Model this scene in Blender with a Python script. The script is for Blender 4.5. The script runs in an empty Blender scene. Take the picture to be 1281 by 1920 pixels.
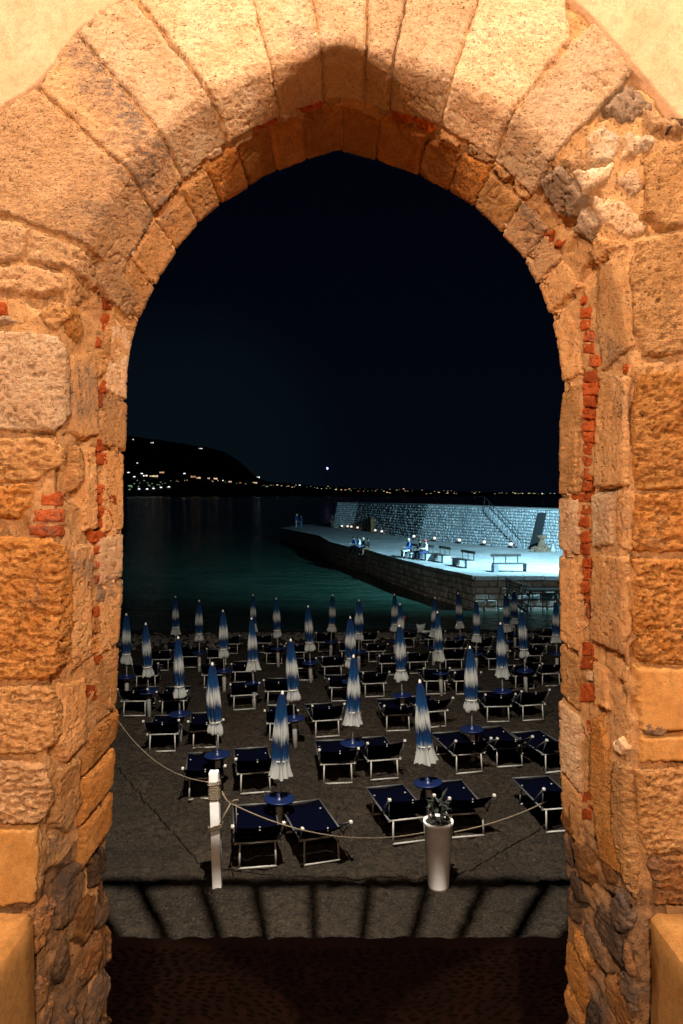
import bpy, bmesh, math, random
import numpy as np
from mathutils import Vector, Matrix, Euler

# ------------------------------------------------------------------ camera, world, lamps, exposure
W, H = 1281, 1920
F = 1387.0                 # focal length in photograph pixels
CX, HZ = 640.5, 928.0      # principal column and horizon row
CAMZ = 5.0
S = bpy.context.scene
C = S.collection
S.render.engine = 'CYCLES'
cam = bpy.data.cameras.new('camera')
camo = bpy.data.objects.new('camera', cam); C.objects.link(camo)
camo.location = (0, 0, CAMZ); camo.rotation_euler = (math.radians(90), 0, 0)
cam.sensor_fit = 'AUTO'; cam.sensor_width = 36.0; cam.lens = F / H * 36.0
cam.shift_y = (HZ - H / 2) / H
cam.clip_start = 0.05; cam.clip_end = 30000
S.camera = camo
S.view_settings.view_transform = 'Standard'
try: S.view_settings.look = 'None'
except Exception: pass
S.view_settings.exposure = 0; S.view_settings.gamma = 1
S.view_settings.use_curve_mapping = False

w = bpy.data.worlds.new('World'); S.world = w; w.use_nodes = True
wn, wl = w.node_tree.nodes, w.node_tree.links
wn.clear()
# moonless night sky: deep navy, a little paler and greener towards the horizon, with the glow of the coast town low to the left
tc = wn.new('ShaderNodeTexCoord'); nrm = wn.new('ShaderNodeVectorMath'); nrm.operation = 'NORMALIZE'
wl.new(tc.outputs['Generated'], nrm.inputs[0])
sp = wn.new('ShaderNodeSeparateXYZ'); wl.new(nrm.outputs[0], sp.inputs[0])
el = wn.new('ShaderNodeMapRange'); el.interpolation_type = 'SMOOTHSTEP'; el.inputs[1].default_value = -0.02; el.inputs[2].default_value = 0.45
wl.new(sp.outputs[2], el.inputs[0])
def wmix(f, a_, b_):
    m = wn.new('ShaderNodeMix'); m.data_type = 'RGBA'
    wl.new(f, m.inputs[0])
    for s_, v in ((m.inputs[6], a_), (m.inputs[7], b_)):
        if hasattr(v, 'is_output'): wl.new(v, s_)
        else: s_.default_value = (*v, 1)
    return m.outputs[2]
dt = wn.new('ShaderNodeVectorMath'); dt.operation = 'DOT_PRODUCT'; wl.new(nrm.outputs[0], dt.inputs[0])
dt.inputs[1].default_value = Vector((-0.20, 0.975, 0.045)).normalized()
gw_ = wn.new('ShaderNodeMapRange'); gw_.interpolation_type = 'SMOOTHERSTEP'; gw_.inputs[1].default_value = 0.972; gw_.inputs[2].default_value = 1.0
wl.new(dt.outputs['Value'], gw_.inputs[0])
base_ = wmix(el.outputs[0], (0.0011, 0.0022, 0.0052), (0.0007, 0.0010, 0.0030))
skyc = wmix(gw_.outputs[0], base_, (0.0018, 0.0046, 0.0072))
bg = wn.new('ShaderNodeBackground'); bg.inputs['Strength'].default_value = 1.0
wo = wn.new('ShaderNodeOutputWorld')
wl.new(skyc, bg.inputs[0]); wl.new(bg.outputs[0], wo.inputs[0])

def lamp(name, kind, loc, energy, col, radius, aim=None, spot=None, blend=1.0):
    l = bpy.data.lights.new(name, kind); l.energy = energy; l.color = col; l.shadow_soft_size = radius
    o = bpy.data.objects.new(name, l); C.objects.link(o); o.location = loc
    if aim is not None:
        o.rotation_euler = (Vector(aim) - Vector(loc)).to_track_quat('-Z', 'Y').to_euler()
    if spot: l.spot_size = math.radians(spot); l.spot_blend = blend
    return o
# the warm street lamp behind the photographer, the lamp over the seaward balcony, the quay floodlight
for sx, sy, sz, en in ((-2.7, 1.1, 5.0, 1180), (2.7, 1.1, 5.0, 1180), (0.05, -3.0, 2.55, 1400)):
    lamp('street_lamp_light', 'POINT', (sx, sy, CAMZ + sz), en, (1.0, 0.60, 0.37), 0.03)
LX, LY, LZ = -0.13, 4.95, 11.7
lamp('balcony_lamp_light', 'SPOT', (LX, LY, LZ), 15500, (1.0, 0.89, 0.74), 0.026, aim=(0.9, 9.0, 0), spot=128, blend=1.0)
lamp('quay_floodlight', 'SPOT', (15.0, 37.4, 10.0), 60000, (0.39, 0.79, 1.0), 0.15, aim=(11.0, 52.0, 0.8), spot=130, blend=1.0)

# ------------------------------------------------------------------ helpers
rng = np.random.default_rng(7)
R = random.Random(11)
_perm = np.concatenate([rng.permutation(256)] * 3).astype(np.int64)
_g = rng.normal(size=(256, 3)); _g /= np.linalg.norm(_g, axis=1)[:, None]
def pnoise(P):
    P = np.asarray(P, float)
    i = np.floor(P).astype(np.int64); f = P - i; i &= 255
    u = f * f * f * (f * (f * 6 - 15) + 10)
    def gr(dx, dy, dz):
        h = _perm[_perm[_perm[i[:, 0] + dx & 255] + (i[:, 1] + dy & 255)] + (i[:, 2] + dz & 255)]
        return np.einsum('ij,ij->i', _g[h], f - np.array([dx, dy, dz], float))
    L = lambda a, b, t: a + t * (b - a)
    x00 = L(gr(0,0,0), gr(1,0,0), u[:,0]); x10 = L(gr(0,1,0), gr(1,1,0), u[:,0])
    x01 = L(gr(0,0,1), gr(1,0,1), u[:,0]); x11 = L(gr(0,1,1), gr(1,1,1), u[:,0])
    return L(L(x00, x10, u[:,1]), L(x01, x11, u[:,1]), u[:,2]) * 1.6
def fbm(P, o=3, g=0.5):
    P = np.asarray(P, float); r = 0; a = 1.0
    for k in range(o):
        r = r + a * pnoise(P * (2.03 ** k) + 17.3 * k); a *= g
    return r
def sstep(a, b, x):
    t = np.clip((x - a) / (b - a), 0, 1); return t * t * (3 - 2 * t)

def mesh_np(name, V, Q, smooth=True):
    V = np.asarray(V, np.float32); Q = np.asarray(Q, np.int32)
    me = bpy.data.meshes.new(name); n = Q.shape[1]
    me.vertices.add(len(V)); me.vertices.foreach_set('co', V.ravel())
    me.loops.add(Q.size); me.loops.foreach_set('vertex_index', Q.ravel())
    me.polygons.add(len(Q)); me.polygons.foreach_set('loop_start', np.arange(0, Q.size, n, dtype=np.int32))
    me.polygons.foreach_set('loop_total', np.full(len(Q), n, np.int32))
    me.polygons.foreach_set('use_smooth', np.full(len(Q), smooth, bool))
    me.update(calc_edges=True); return me
def link(name, me, mat=None, parent=None, loc=None):
    o = bpy.data.objects.new(name, me); C.objects.link(o)
    if mat is not None and me is not None and len(me.materials) == 0: me.materials.append(mat)
    if parent is not None: o.parent = parent
    if loc is not None: o.location = loc
    return o
def grid_quads(nu, nv):
    a = (np.arange(nu - 1)[:, None] * nv + np.arange(nv - 1)[None, :]).ravel()
    return np.stack([a, a + nv, a + nv + 1, a + 1], 1)
def tag(o, label=None, cat=None, group=None, kind=None):
    if label: o['label'] = label
    if cat: o['category'] = cat
    if group: o['group'] = group
    if kind: o['kind'] = kind
    return o
def empty(name, loc=(0,0,0), rz=0, label=None, cat=None, group=None, kind=None):
    o = bpy.data.objects.new(name, None); C.objects.link(o); o.empty_display_size = 0.1
    o.location = loc; o.rotation_euler = (0, 0, rz)
    return tag(o, label, cat, group, kind)
def copy_tree(o, parent=None):
    c = o.copy(); C.objects.link(c)
    if parent is not None: c.parent = parent
    for ch in o.children: copy_tree(ch, c)
    return c

class MB:
    """collects boxes, bars, tubes and lathes into one mesh"""
    def __init__(s): s.bm = bmesh.new()
    def _add(s, vs, fs, mi=0, smooth=False):
        bv = [s.bm.verts.new(v) for v in vs]
        for f in fs:
            try:
                q = s.bm.faces.new([bv[i] for i in f]); q.material_index = mi; q.smooth = smooth
            except ValueError: pass
        return s
    def box(s, c, d, rot=None, mi=0):
        hx, hy, hz = d[0]/2, d[1]/2, d[2]/2
        vs = [Vector((x, y, z)) for x in (-hx, hx) for y in (-hy, hy) for z in (-hz, hz)]
        if rot is not None: vs = [rot @ v for v in vs]
        vs = [v + Vector(c) for v in vs]
        return s._add(vs, [(0,1,3,2),(4,6,7,5),(0,4,5,1),(2,3,7,6),(0,2,6,4),(1,5,7,3)], mi)
    def bar(s, a, b, wd, ht=None, mi=0):
        a, b = Vector(a), Vector(b); d = b - a
        return s.box((a + b) / 2, (wd, ht or wd, d.length), d.to_track_quat('Z', 'Y').to_matrix(), mi)
    def tube(s, pts, r, n=8, mi=0, cap=True):
        pts = [Vector(p) for p in pts]; rs = r if isinstance(r, (list, tuple)) else [r] * len(pts)
        rings = []; up = Vector((0, 0, 1))
        vs = []; fs = []
        prev = None
        for k, p in enumerate(pts):
            t = (pts[min(k+1, len(pts)-1)] - pts[max(k-1, 0)]).normalized()
            if prev is None:
                u = t.cross(up if abs(t.z) < 0.9 else Vector((1, 0, 0))).normalized()
            else:
                u = (prev - t * prev.dot(t)).normalized()
            prev = u; v = t.cross(u)
            for j in range(n):
                a = 2 * math.pi * j / n
                vs.append(p + (u * math.cos(a) + v * math.sin(a)) * rs[k])
        for k in range(len(pts) - 1):
            for j in range(n):
                fs.append((k*n+j, k*n+(j+1) % n, (k+1)*n+(j+1) % n, (k+1)*n+j))
        if cap:
            fs.append(tuple(range(n-1, -1, -1))); fs.append(tuple((len(pts)-1)*n + j for j in range(n)))
        return s._add(vs, fs, mi, True)
    def lathe(s, prof, n=16, c=(0,0,0), fn=None, mi=0, cap=True):
        vs = []; fs = []
        for k, (r, z) in enumerate(prof):
            for j in range(n):
                a = 2 * math.pi * j / n
                rr = fn(k, a, r) if fn else r
                vs.append((c[0] + rr * math.cos(a), c[1] + rr * math.sin(a), c[2] + z))
        for k in range(len(prof) - 1):
            for j in range(n):
                fs.append((k*n+j, k*n+(j+1) % n, (k+1)*n+(j+1) % n, (k+1)*n+j))
        if cap:
            fs.append(tuple(range(n-1, -1, -1))); fs.append(tuple((len(prof)-1)*n + j for j in range(n)))
        return s._add(vs, fs, mi, True)
    def quad(s, vs, mi=0): return s._add([Vector(v) for v in vs], [tuple(range(len(vs)))], mi)
    def prism(s, poly, z0, z1, mi=0):
        n = len(poly)
        vs = [(x, y, z0) for x, y in poly] + [(x, y, z1) for x, y in poly]
        fs = [tuple(range(n-1, -1, -1)), tuple(range(n, 2*n))] + [(i, (i+1) % n, n+(i+1) % n, n+i) for i in range(n)]
        return s._add(vs, fs, mi)
    def mesh(s, name, bevel=0):
        bmesh.ops.recalc_face_normals(s.bm, faces=s.bm.faces)
        if bevel:
            es = [e for e in s.bm.edges if len(e.link_faces) == 2 and e.calc_face_angle(0) > 0.5]
            bmesh.ops.bevel(s.bm, geom=es, offset=bevel, segments=1, affect='EDGES', clamp_overlap=True)
        me = bpy.data.meshes.new(name); s.bm.to_mesh(me); s.bm.free(); return me
    def build(s, name, mat, parent=None, bevel=0, loc=None):
        me = s.mesh(name, bevel)
        for m in (mat if isinstance(mat, (list, tuple)) else [mat]): me.materials.append(m)
        return link(name, me, None, parent, loc)

# ------------------------------------------------------------------ materials
def new_mat(name):
    m = bpy.data.materials.new(name); m.use_nodes = True
    nt = m.node_tree; b = nt.nodes['Principled BSDF']
    return m, nt.nodes, nt.links, b
def mix(N, L, fac, a, b, mode='MIX'):
    m = N.new('ShaderNodeMix'); m.data_type = 'RGBA'; m.blend_type = mode
    for sock, v in ((m.inputs[0], fac), (m.inputs[6], a), (m.inputs[7], b)):
        if hasattr(v, 'is_output'): L.new(v, sock)
        elif isinstance(v, (int, float)): sock.default_value = v
        else: sock.default_value = (*v, 1)
    return m.outputs[2]
def noise_n(N, L, vec, scale, detail=4, rough=0.6, stretch=None):
    if stretch:
        mp = N.new('ShaderNodeMapping'); mp.inputs['Scale'].default_value = stretch
        L.new(vec, mp.inputs['Vector']); vec = mp.outputs[0]
    t = N.new('ShaderNodeTexNoise'); t.inputs['Scale'].default_value = scale
    t.inputs['Detail'].default_value = detail; t.inputs['Roughness'].default_value = rough
    L.new(vec, t.inputs['Vector']); return t.outputs[0]
def ramp(N, L, fac, a, b):
    r = N.new('ShaderNodeMapRange'); r.inputs[1].default_value = a; r.inputs[2].default_value = b
    r.clamp = True; r.interpolation_type = 'SMOOTHSTEP'; L.new(fac, r.inputs[0]); return r.outputs[0]
def simple(name, col, rough=0.6, metal=0.0, var=0.0, scale=30, bump=0.0, emit=None):
    m, N, L, b = new_mat(name)
    b.inputs['Roughness'].default_value = rough; b.inputs['Metallic'].default_value = metal
    geo = N.new('ShaderNodeTexCoord').outputs['Object']
    if var or bump:
        n = noise_n(N, L, geo, scale)
        if var:
            L.new(mix(N, L, ramp(N, L, n, 0.3, 0.7), [c * (1 - var) for c in col], [min(1, c * (1 + var)) for c in col]), b.inputs['Base Color'])
        else: b.inputs['Base Color'].default_value = (*col, 1)
        if bump:
            bp = N.new('ShaderNodeBump'); bp.inputs['Strength'].default_value = 1; bp.inputs['Distance'].default_value = bump
            L.new(n, bp.inputs['Height']); L.new(bp.outputs[0], b.inputs['Normal'])
    else: b.inputs['Base Color'].default_value = (*col, 1)
    if emit:
        b.inputs['Emission Color'].default_value = (*emit[0], 1); b.inputs['Emission Strength'].default_value = emit[1]
    return m
def stone_mat(name, a, b_, grey=0.0, greycol=(0.17, 0.15, 0.13), pale=0.2, palecol=(0.68, 0.59, 0.46), speck=0.5, bump=0.006, layer=1.0, var=0.25, rough=0.9, fine=1.0, pit=1.0):
    """porous sandstone: two tones, pale lime crust, grey lichen and dark specks fixed to the stone, and shade painted into the pits"""
    m, N, L, bs = new_mat(name)
    pos = N.new('ShaderNodeNewGeometry').outputs['Position']
    oi = N.new('ShaderNodeObjectInfo')
    n1 = noise_n(N, L, pos, 5.0, 6, 0.62); n2 = noise_n(N, L, pos, 23.0, 5, 0.7, (1, 1, 1 + layer))
    n3 = noise_n(N, L, pos, 2.3, 4, 0.55); n4 = noise_n(N, L, pos, 5.2, 7, 0.74); n5 = noise_n(N, L, pos, 95.0, 3, 0.7)
    def holes(sc, keep, r0, r1):
        wv = N.new('ShaderNodeMapping'); wv.inputs['Scale'].default_value = (1, 1, 1.5 + 0.4 * layer); L.new(pos, wv.inputs['Vector'])
        dn = N.new('ShaderNodeVectorMath'); dn.operation = 'MULTIPLY_ADD'; dn.inputs[1].default_value = (0.012,) * 3
        nt_ = N.new('ShaderNodeTexNoise'); nt_.inputs['Scale'].default_value = 60; L.new(pos, nt_.inputs['Vector']); L.new(nt_.outputs['Color'], dn.inputs[0]); L.new(wv.outputs[0], dn.inputs[2])
        vo = N.new('ShaderNodeTexVoronoi'); vo.inputs['Scale'].default_value = sc; vo.inputs['Randomness'].default_value = 1; L.new(dn.outputs[0], vo.inputs['Vector'])
        sc_ = N.new('ShaderNodeSeparateColor'); L.new(vo.outputs['Color'], sc_.inputs[0])
        m1 = N.new('ShaderNodeMath'); m1.operation = 'MULTIPLY'; L.new(ramp(N, L, vo.outputs['Distance'], r1, r0), m1.inputs[0]); L.new(ramp(N, L, sc_.outputs[0], keep, keep + .02), m1.inputs[1]); return m1.outputs[0]
    h1 = holes(40.0, 0.72, 0.14, 0.30); h2 = holes(95.0, 0.66, 0.18, 0.36)
    mx_ = N.new('ShaderNodeMath'); mx_.operation = 'MAXIMUM'; L.new(h1, mx_.inputs[0]); L.new(h2, mx_.inputs[1]); n6 = mx_.outputs[0]
    col = mix(N, L, ramp(N, L, n1, 0.35, 0.65), a, b_)
    col = mix(N, L, ramp(N, L, n2, 0.40, 0.72), col, mix(N, L, 0.5, col, [c * 0.55 for c in a]))
    col = mix(N, L, ramp(N, L, n4, 0.74 - 0.35 * pale, 0.90 - 0.35 * pale), col, palecol)
    if grey > 0:
        g = N.new('ShaderNodeMath'); g.operation = 'MULTIPLY'; L.new(ramp(N, L, n3, 0.62 - 0.3 * grey, 0.80 - 0.3 * grey), g.inputs[0])
        L.new(ramp(N, L, n2, 0.30, 0.62), g.inputs[1])
        col = mix(N, L, g.outputs[0], col, greycol)
    n8 = noise_n(N, L, pos, 4.6, 3, 0.5)
    def patchy(f):
        q = N.new('ShaderNodeMath'); q.operation = 'MULTIPLY'; L.new(f, q.inputs[0]); L.new(ramp(N, L, n8, 0.40, 0.60), q.inputs[1]); return q.outputs[0]
    col = mix(N, L, patchy(ramp(N, L, n5, 0.55, 0.65)), col, mix(N, L, min(1, speck * 1.3), col, [c * 0.22 for c in a]))
    v = N.new('ShaderNodeMapRange'); v.inputs[3].default_value = 1 - var; v.inputs[4].default_value = 1 + var * 0.7
    L.new(oi.outputs['Random'], v.inputs[0])
    cmb = N.new('ShaderNodeCombineColor')
    for k in range(3): L.new(v.outputs[0], cmb.inputs[k])
    col = mix(N, L, patchy(n6), col, mix(N, L, min(1, speck * 1.1), col, [c * 0.30 for c in a]))  # pit mask also darkens the colour, painting shade into the holes
    n7 = noise_n(N, L, pos, 210.0, 2, 0.6); col = mix(N, L, 0.55, col, mix(N, L, ramp(N, L, n7, 0.3, 0.7), [0.55] * 3, [1.0] * 3), 'OVERLAY')
    col = mix(N, L, 1.0, col, cmb.outputs[0], 'MULTIPLY')
    L.new(col, bs.inputs['Base Color'])
    bs.inputs['Roughness'].default_value = rough; bs.inputs['Specular IOR Level'].default_value = 0.2
    add = N.new('ShaderNodeMath'); add.operation = 'ADD'
    pm_ = N.new('ShaderNodeMath'); pm_.operation = 'MULTIPLY_ADD'; pm_.inputs[1].default_value = -1.1 * pit; L.new(n6, pm_.inputs[0]); L.new(n2, pm_.inputs[2]); L.new(pm_.outputs[0], add.inputs[0])
    mu = N.new('ShaderNodeMath'); mu.operation = 'MULTIPLY'; mu.inputs[1].default_value = 0.35 * fine; L.new(n5, mu.inputs[0]); L.new(mu.outputs[0], add.inputs[1])
    bp = N.new('ShaderNodeBump'); bp.inputs['Strength'].default_value = 1.0; bp.inputs['Distance'].default_value = bump
    L.new(add.outputs[0], bp.inputs['Height']); L.new(bp.outputs[0], bs.inputs['Normal'])
    return m

M = {}
M['ashlar']  = stone_mat('ochre_sandstone', (0.42, 0.265, 0.115), (0.54, 0.36, 0.18), grey=0.15, pale=0.30, bump=0.018)
M['ashlar2'] = stone_mat('orange_sandstone', (0.44, 0.225, 0.065), (0.53, 0.31, 0.115), grey=0.05, pale=0.20, bump=0.020)
M['vous']    = stone_mat('pale_sandstone', (0.53, 0.40, 0.26), (0.64, 0.51, 0.37), grey=0.08, pale=0.50, bump=0.013, speck=0.4, layer=0.3)
M['vous2']   = stone_mat('lichened_sandstone', (0.46, 0.32, 0.18), (0.56, 0.41, 0.25), grey=0.42, pale=0.38, bump=0.015)
M['white']   = stone_mat('lime_crusted_rubble', (0.50, 0.37, 0.22), (0.62, 0.50, 0.36), grey=0.45, pale=0.75, palecol=(0.72, 0.63, 0.50), bump=0.014)
M['strip']   = stone_mat('smooth_jamb_stone', (0.47, 0.295, 0.135), (0.57, 0.385, 0.20), grey=0.30, greycol=(0.27, 0.215, 0.155), pale=0.38, bump=0.011, layer=-0.6)
M['mortar']  = stone_mat('lime_mortar', (0.47, 0.31, 0.15), (0.54, 0.375, 0.20), grey=0.12, pale=0.25, bump=0.007, layer=0, speck=0.35)
M['plaster'] = stone_mat('ochre_plaster', (0.50, 0.375, 0.26), (0.56, 0.43, 0.305), grey=0.0, pale=0.05, bump=0.0018, layer=0, speck=0.08, var=0.03, pit=0.1)
M['plaster2'] = stone_mat('orange_plaster', (0.47, 0.285, 0.10), (0.54, 0.345, 0.14), grey=0.0, pale=0.05, bump=0.0025, layer=0, speck=0.12, var=0.05, pit=0.2)
M['brick']   = stone_mat('red_brick', (0.30, 0.070, 0.018), (0.43, 0.125, 0.038), grey=0.2, pale=0.05, palecol=(0.5, 0.36, 0.22), bump=0.006, layer=0.5, speck=0.5, var=0.3)
M['dark']    = stone_mat('dark_rubble', (0.10, 0.075, 0.055), (0.20, 0.14, 0.09), grey=0.6, greycol=(0.085, 0.08, 0.08), pale=0.1, palecol=(0.36, 0.29, 0.2), bump=0.010, var=0.5)
M['brown']   = stone_mat('brown_rubble', (0.25, 0.13, 0.05), (0.36, 0.21, 0.09), grey=0.5, greycol=(0.13, 0.11, 0.10), pale=0.15, palecol=(0.42, 0.33, 0.22), bump=0.012, var=0.45)
M['grey']    = stone_mat('grey_stone', (0.25, 0.205, 0.155), (0.36, 0.295, 0.225), grey=0.4, pale=0.15, palecol=(0.5, 0.42, 0.32), bump=0.010, var=0.3)
M['lowmortar'] = stone_mat('stained_mortar', (0.21, 0.125, 0.06), (0.30, 0.20, 0.11), grey=0.5, greycol=(0.12, 0.11, 0.10), pale=0.15, palecol=(0.4, 0.35, 0.28), bump=0.008, layer=0)
# ------------------------------------------------------------------ the gateway: one profile swept from the street face through the wall to the sea face
DF, DB = 3.6, 4.16
DEPTH = DB - DF
FS = 1.3125 * DF / F      # street-face profile scale
KB = DB / (1.3125 * DF)   # the reveal is splayed: the seaward opening is this much narrower
_left = [(215,2440),(215,1920),(212,1780),(206,1640),(203,1560),(206,1480),(212,1385),(222,1325),(224,1200),(231,1100),(233,1000),(235,850),(238,775),(240,700),(247,648),(265,590),(297,525),(330,470),(375,418),(420,380),(500,330),(560,305),(610,289),(640,283)]
_right = [(662,288),(700,298),(780,326),(850,364),(890,390),(940,440),(985,490),(1010,540),(1030,590),(1046,650),(1054,710),(1054,745),(1049,800),(1047,900),(1048,1000),(1050,1200),(1050,1330),(1052,1450),(1052,1550),(1060,1650),(1061,1760),(1055,1850),(1050,1920),(1050,2440)]
_pp = np.array([((x - CX) * FS, (HZ - y) * FS) for x, y in _left + _right])
_seg = np.r_[0, np.cumsum(np.hypot(*np.diff(_pp, axis=0).T))]
SL = _seg[-1]; DS = 0.01; NS = int(SL / DS)
_sv = np.linspace(0, SL, NS)
_P = np.stack([np.interp(_sv, _seg, _pp[:, k]) for k in (0, 1)], 1)
def gsm(A, sig):
    k = np.arange(-int(3*sig), int(3*sig)+1); g = np.exp(-k**2/(2*sig**2)); g /= g.sum()
    return np.stack([np.convolve(np.pad(A[:, j], len(k)//2, mode='reflect', reflect_type='odd'), g, 'valid') for j in range(A.shape[1])], 1)
_apex = np.interp(0, [0], [0])
_Ps = gsm(_P, 2)
_T = np.gradient(gsm(_P, 9), axis=0); _T /= np.linalg.norm(_T, axis=1)[:, None]
_N = np.stack([-_T[:, 1], _T[:, 0]], 1)          # outward (into the masonry)
_P = _Ps
_sap = _sv[np.argmax(_P[:, 1])]
# the vault is deep at its point, worn to a wide splay at the haunches and jambs; depth table over (s, t)
_tt = np.linspace(0, 1, 41)
_wd = 0.10 + 0.95 * _tt ** 0.9
_gx = np.exp(-(np.abs(_sv - _sap)[:, None] / _wd[None, :]) ** 4)
_Y = DF + 0.40 * _tt[None, :] + 0.78 * np.concatenate([np.zeros((NS, 1)), np.cumsum((_gx[:, 1:] + _gx[:, :-1]) / 2, 1) / 40], 1)
SG = 1 - 1 / 1.3125
_KB = _Y[:, -1] / DF * (1 - SG); _Dp = _Y[:, -1] - DF
def _rev(s, q):
    p = np.stack([np.interp(s, _sv, _P[:, k]) for k in (0, 1)], 1)
    t = np.clip(q, 0, DEPTH) / DEPTH
    fi = np.clip(np.asarray(s) / SL * (NS - 1), 0, NS - 1.001); i = fi.astype(int); fi = fi - i
    fj = t * 39.999; j = fj.astype(int); fj = fj - j
    y = (_Y[i, j] * (1 - fj) + _Y[i, j + 1] * fj) * (1 - fi) + (_Y[i + 1, j] * (1 - fj) + _Y[i + 1, j + 1] * fj) * fi
    p = p * (y / DF * (1 - SG * t))[:, None]
    return np.stack([p[:, 0], y, p[:, 1]], 1)
def surf(s, q):
    """s along the opening, q<0 on the street face, q>0 along the reveal -> point, normal"""
    s = np.asarray(s, float); q = np.asarray(q, float)
    n = np.stack([np.interp(s, _sv, _N[:, k]) for k in (0, 1)], 1); n /= np.linalg.norm(n, axis=1)[:, None]
    pt = _rev(s, q)
    r = np.maximum(-q, 0)
    pt[:, 0] += n[:, 0] * r; pt[:, 2] += n[:, 1] * r
    c = 0.024
    b = sstep(-c, c, q)
    nf = np.array([0, -1.0, 0])
    qq = np.clip(q, 0.01, DEPTH - 0.01)
    nr = np.cross(_rev(s + 0.05, qq) - _rev(s - 0.05, qq), _rev(s, qq + 0.01) - _rev(s, qq - 0.01))
    nr /= np.linalg.norm(nr, axis=1)[:, None] + 1e-12
    nr *= np.sign(-(nr[:, 0] * n[:, 0] + nr[:, 2] * n[:, 1]))[:, None]
    nn = nf[None] * (1 - b)[:, None] + nr * b[:, None]
    b2 = sstep(DEPTH - c, DEPTH + c, q)
    nn = nn * (1 - b2)[:, None] + np.array([0, 1.0, 0])[None] * b2[:, None]
    over = np.maximum(q - DEPTH, 0)
    pt[:, 1] -= over * 0.3; pt[:, 0] += n[:, 0] * over; pt[:, 2] += n[:, 1] * over
    nn /= np.linalg.norm(nn, axis=1)[:, None]
    ch = np.maximum(c - np.abs(q), 0) * 0.5 + np.maximum(c - np.abs(q - DEPTH), 0) * 0.5
    pt = pt - nn * ch[:, None]
    pt[:, 2] += CAMZ
    return pt, nn
def _inside(x, z):
    k = np.argmin((_P[:, 0] - x) ** 2 + (_P[:, 1] - z) ** 2)
    return (np.dot(np.array([x, z]) - _P[k], _N[k]) < 0), k
def sq(px, py):
    """photograph pixel -> (s, q) on the gateway"""
    x, z = (px - CX) * DF / F, (HZ - py) * DF / F
    ins, k = _inside(x, z)
    if not ins:
        return _sv[k], -math.hypot(x - _P[k, 0], z - _P[k, 1])
    best = None
    for d in np.linspace(0, DEPTH, 80):
        kk = (1 - SG * d / DEPTH) / DF
        dd = (CX + F * _P[:, 0] * kk - px) ** 2 + (HZ - F * _P[:, 1] * kk - py) ** 2; j = np.argmin(dd)
        if best is None or dd[j] < best[0]: best = (dd[j], _sv[j], d)
    return best[1], best[2]
def sdf_poly(P, V):
    d = np.full(len(P), 1e9); sgn = np.ones(len(P)); n = len(V)
    for i in range(n):
        a, b = V[i], V[i-1]; e = b - a; w_ = P - a
        t = np.clip((w_ @ e) / max(e @ e, 1e-12), 0, 1)
        dd = w_ - t[:, None] * e; d = np.minimum(d, np.einsum('ij,ij->i', dd, dd))
        c1 = P[:, 1] >= a[1]; c2 = P[:, 1] < b[1]; c3 = e[0] * w_[:, 1] > e[1] * w_[:, 0]
        flip = (c1 & c2 & c3) | (~c1 & ~c2 & ~c3); sgn[flip] *= -1
    return -sgn * np.sqrt(d)        # positive inside

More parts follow.
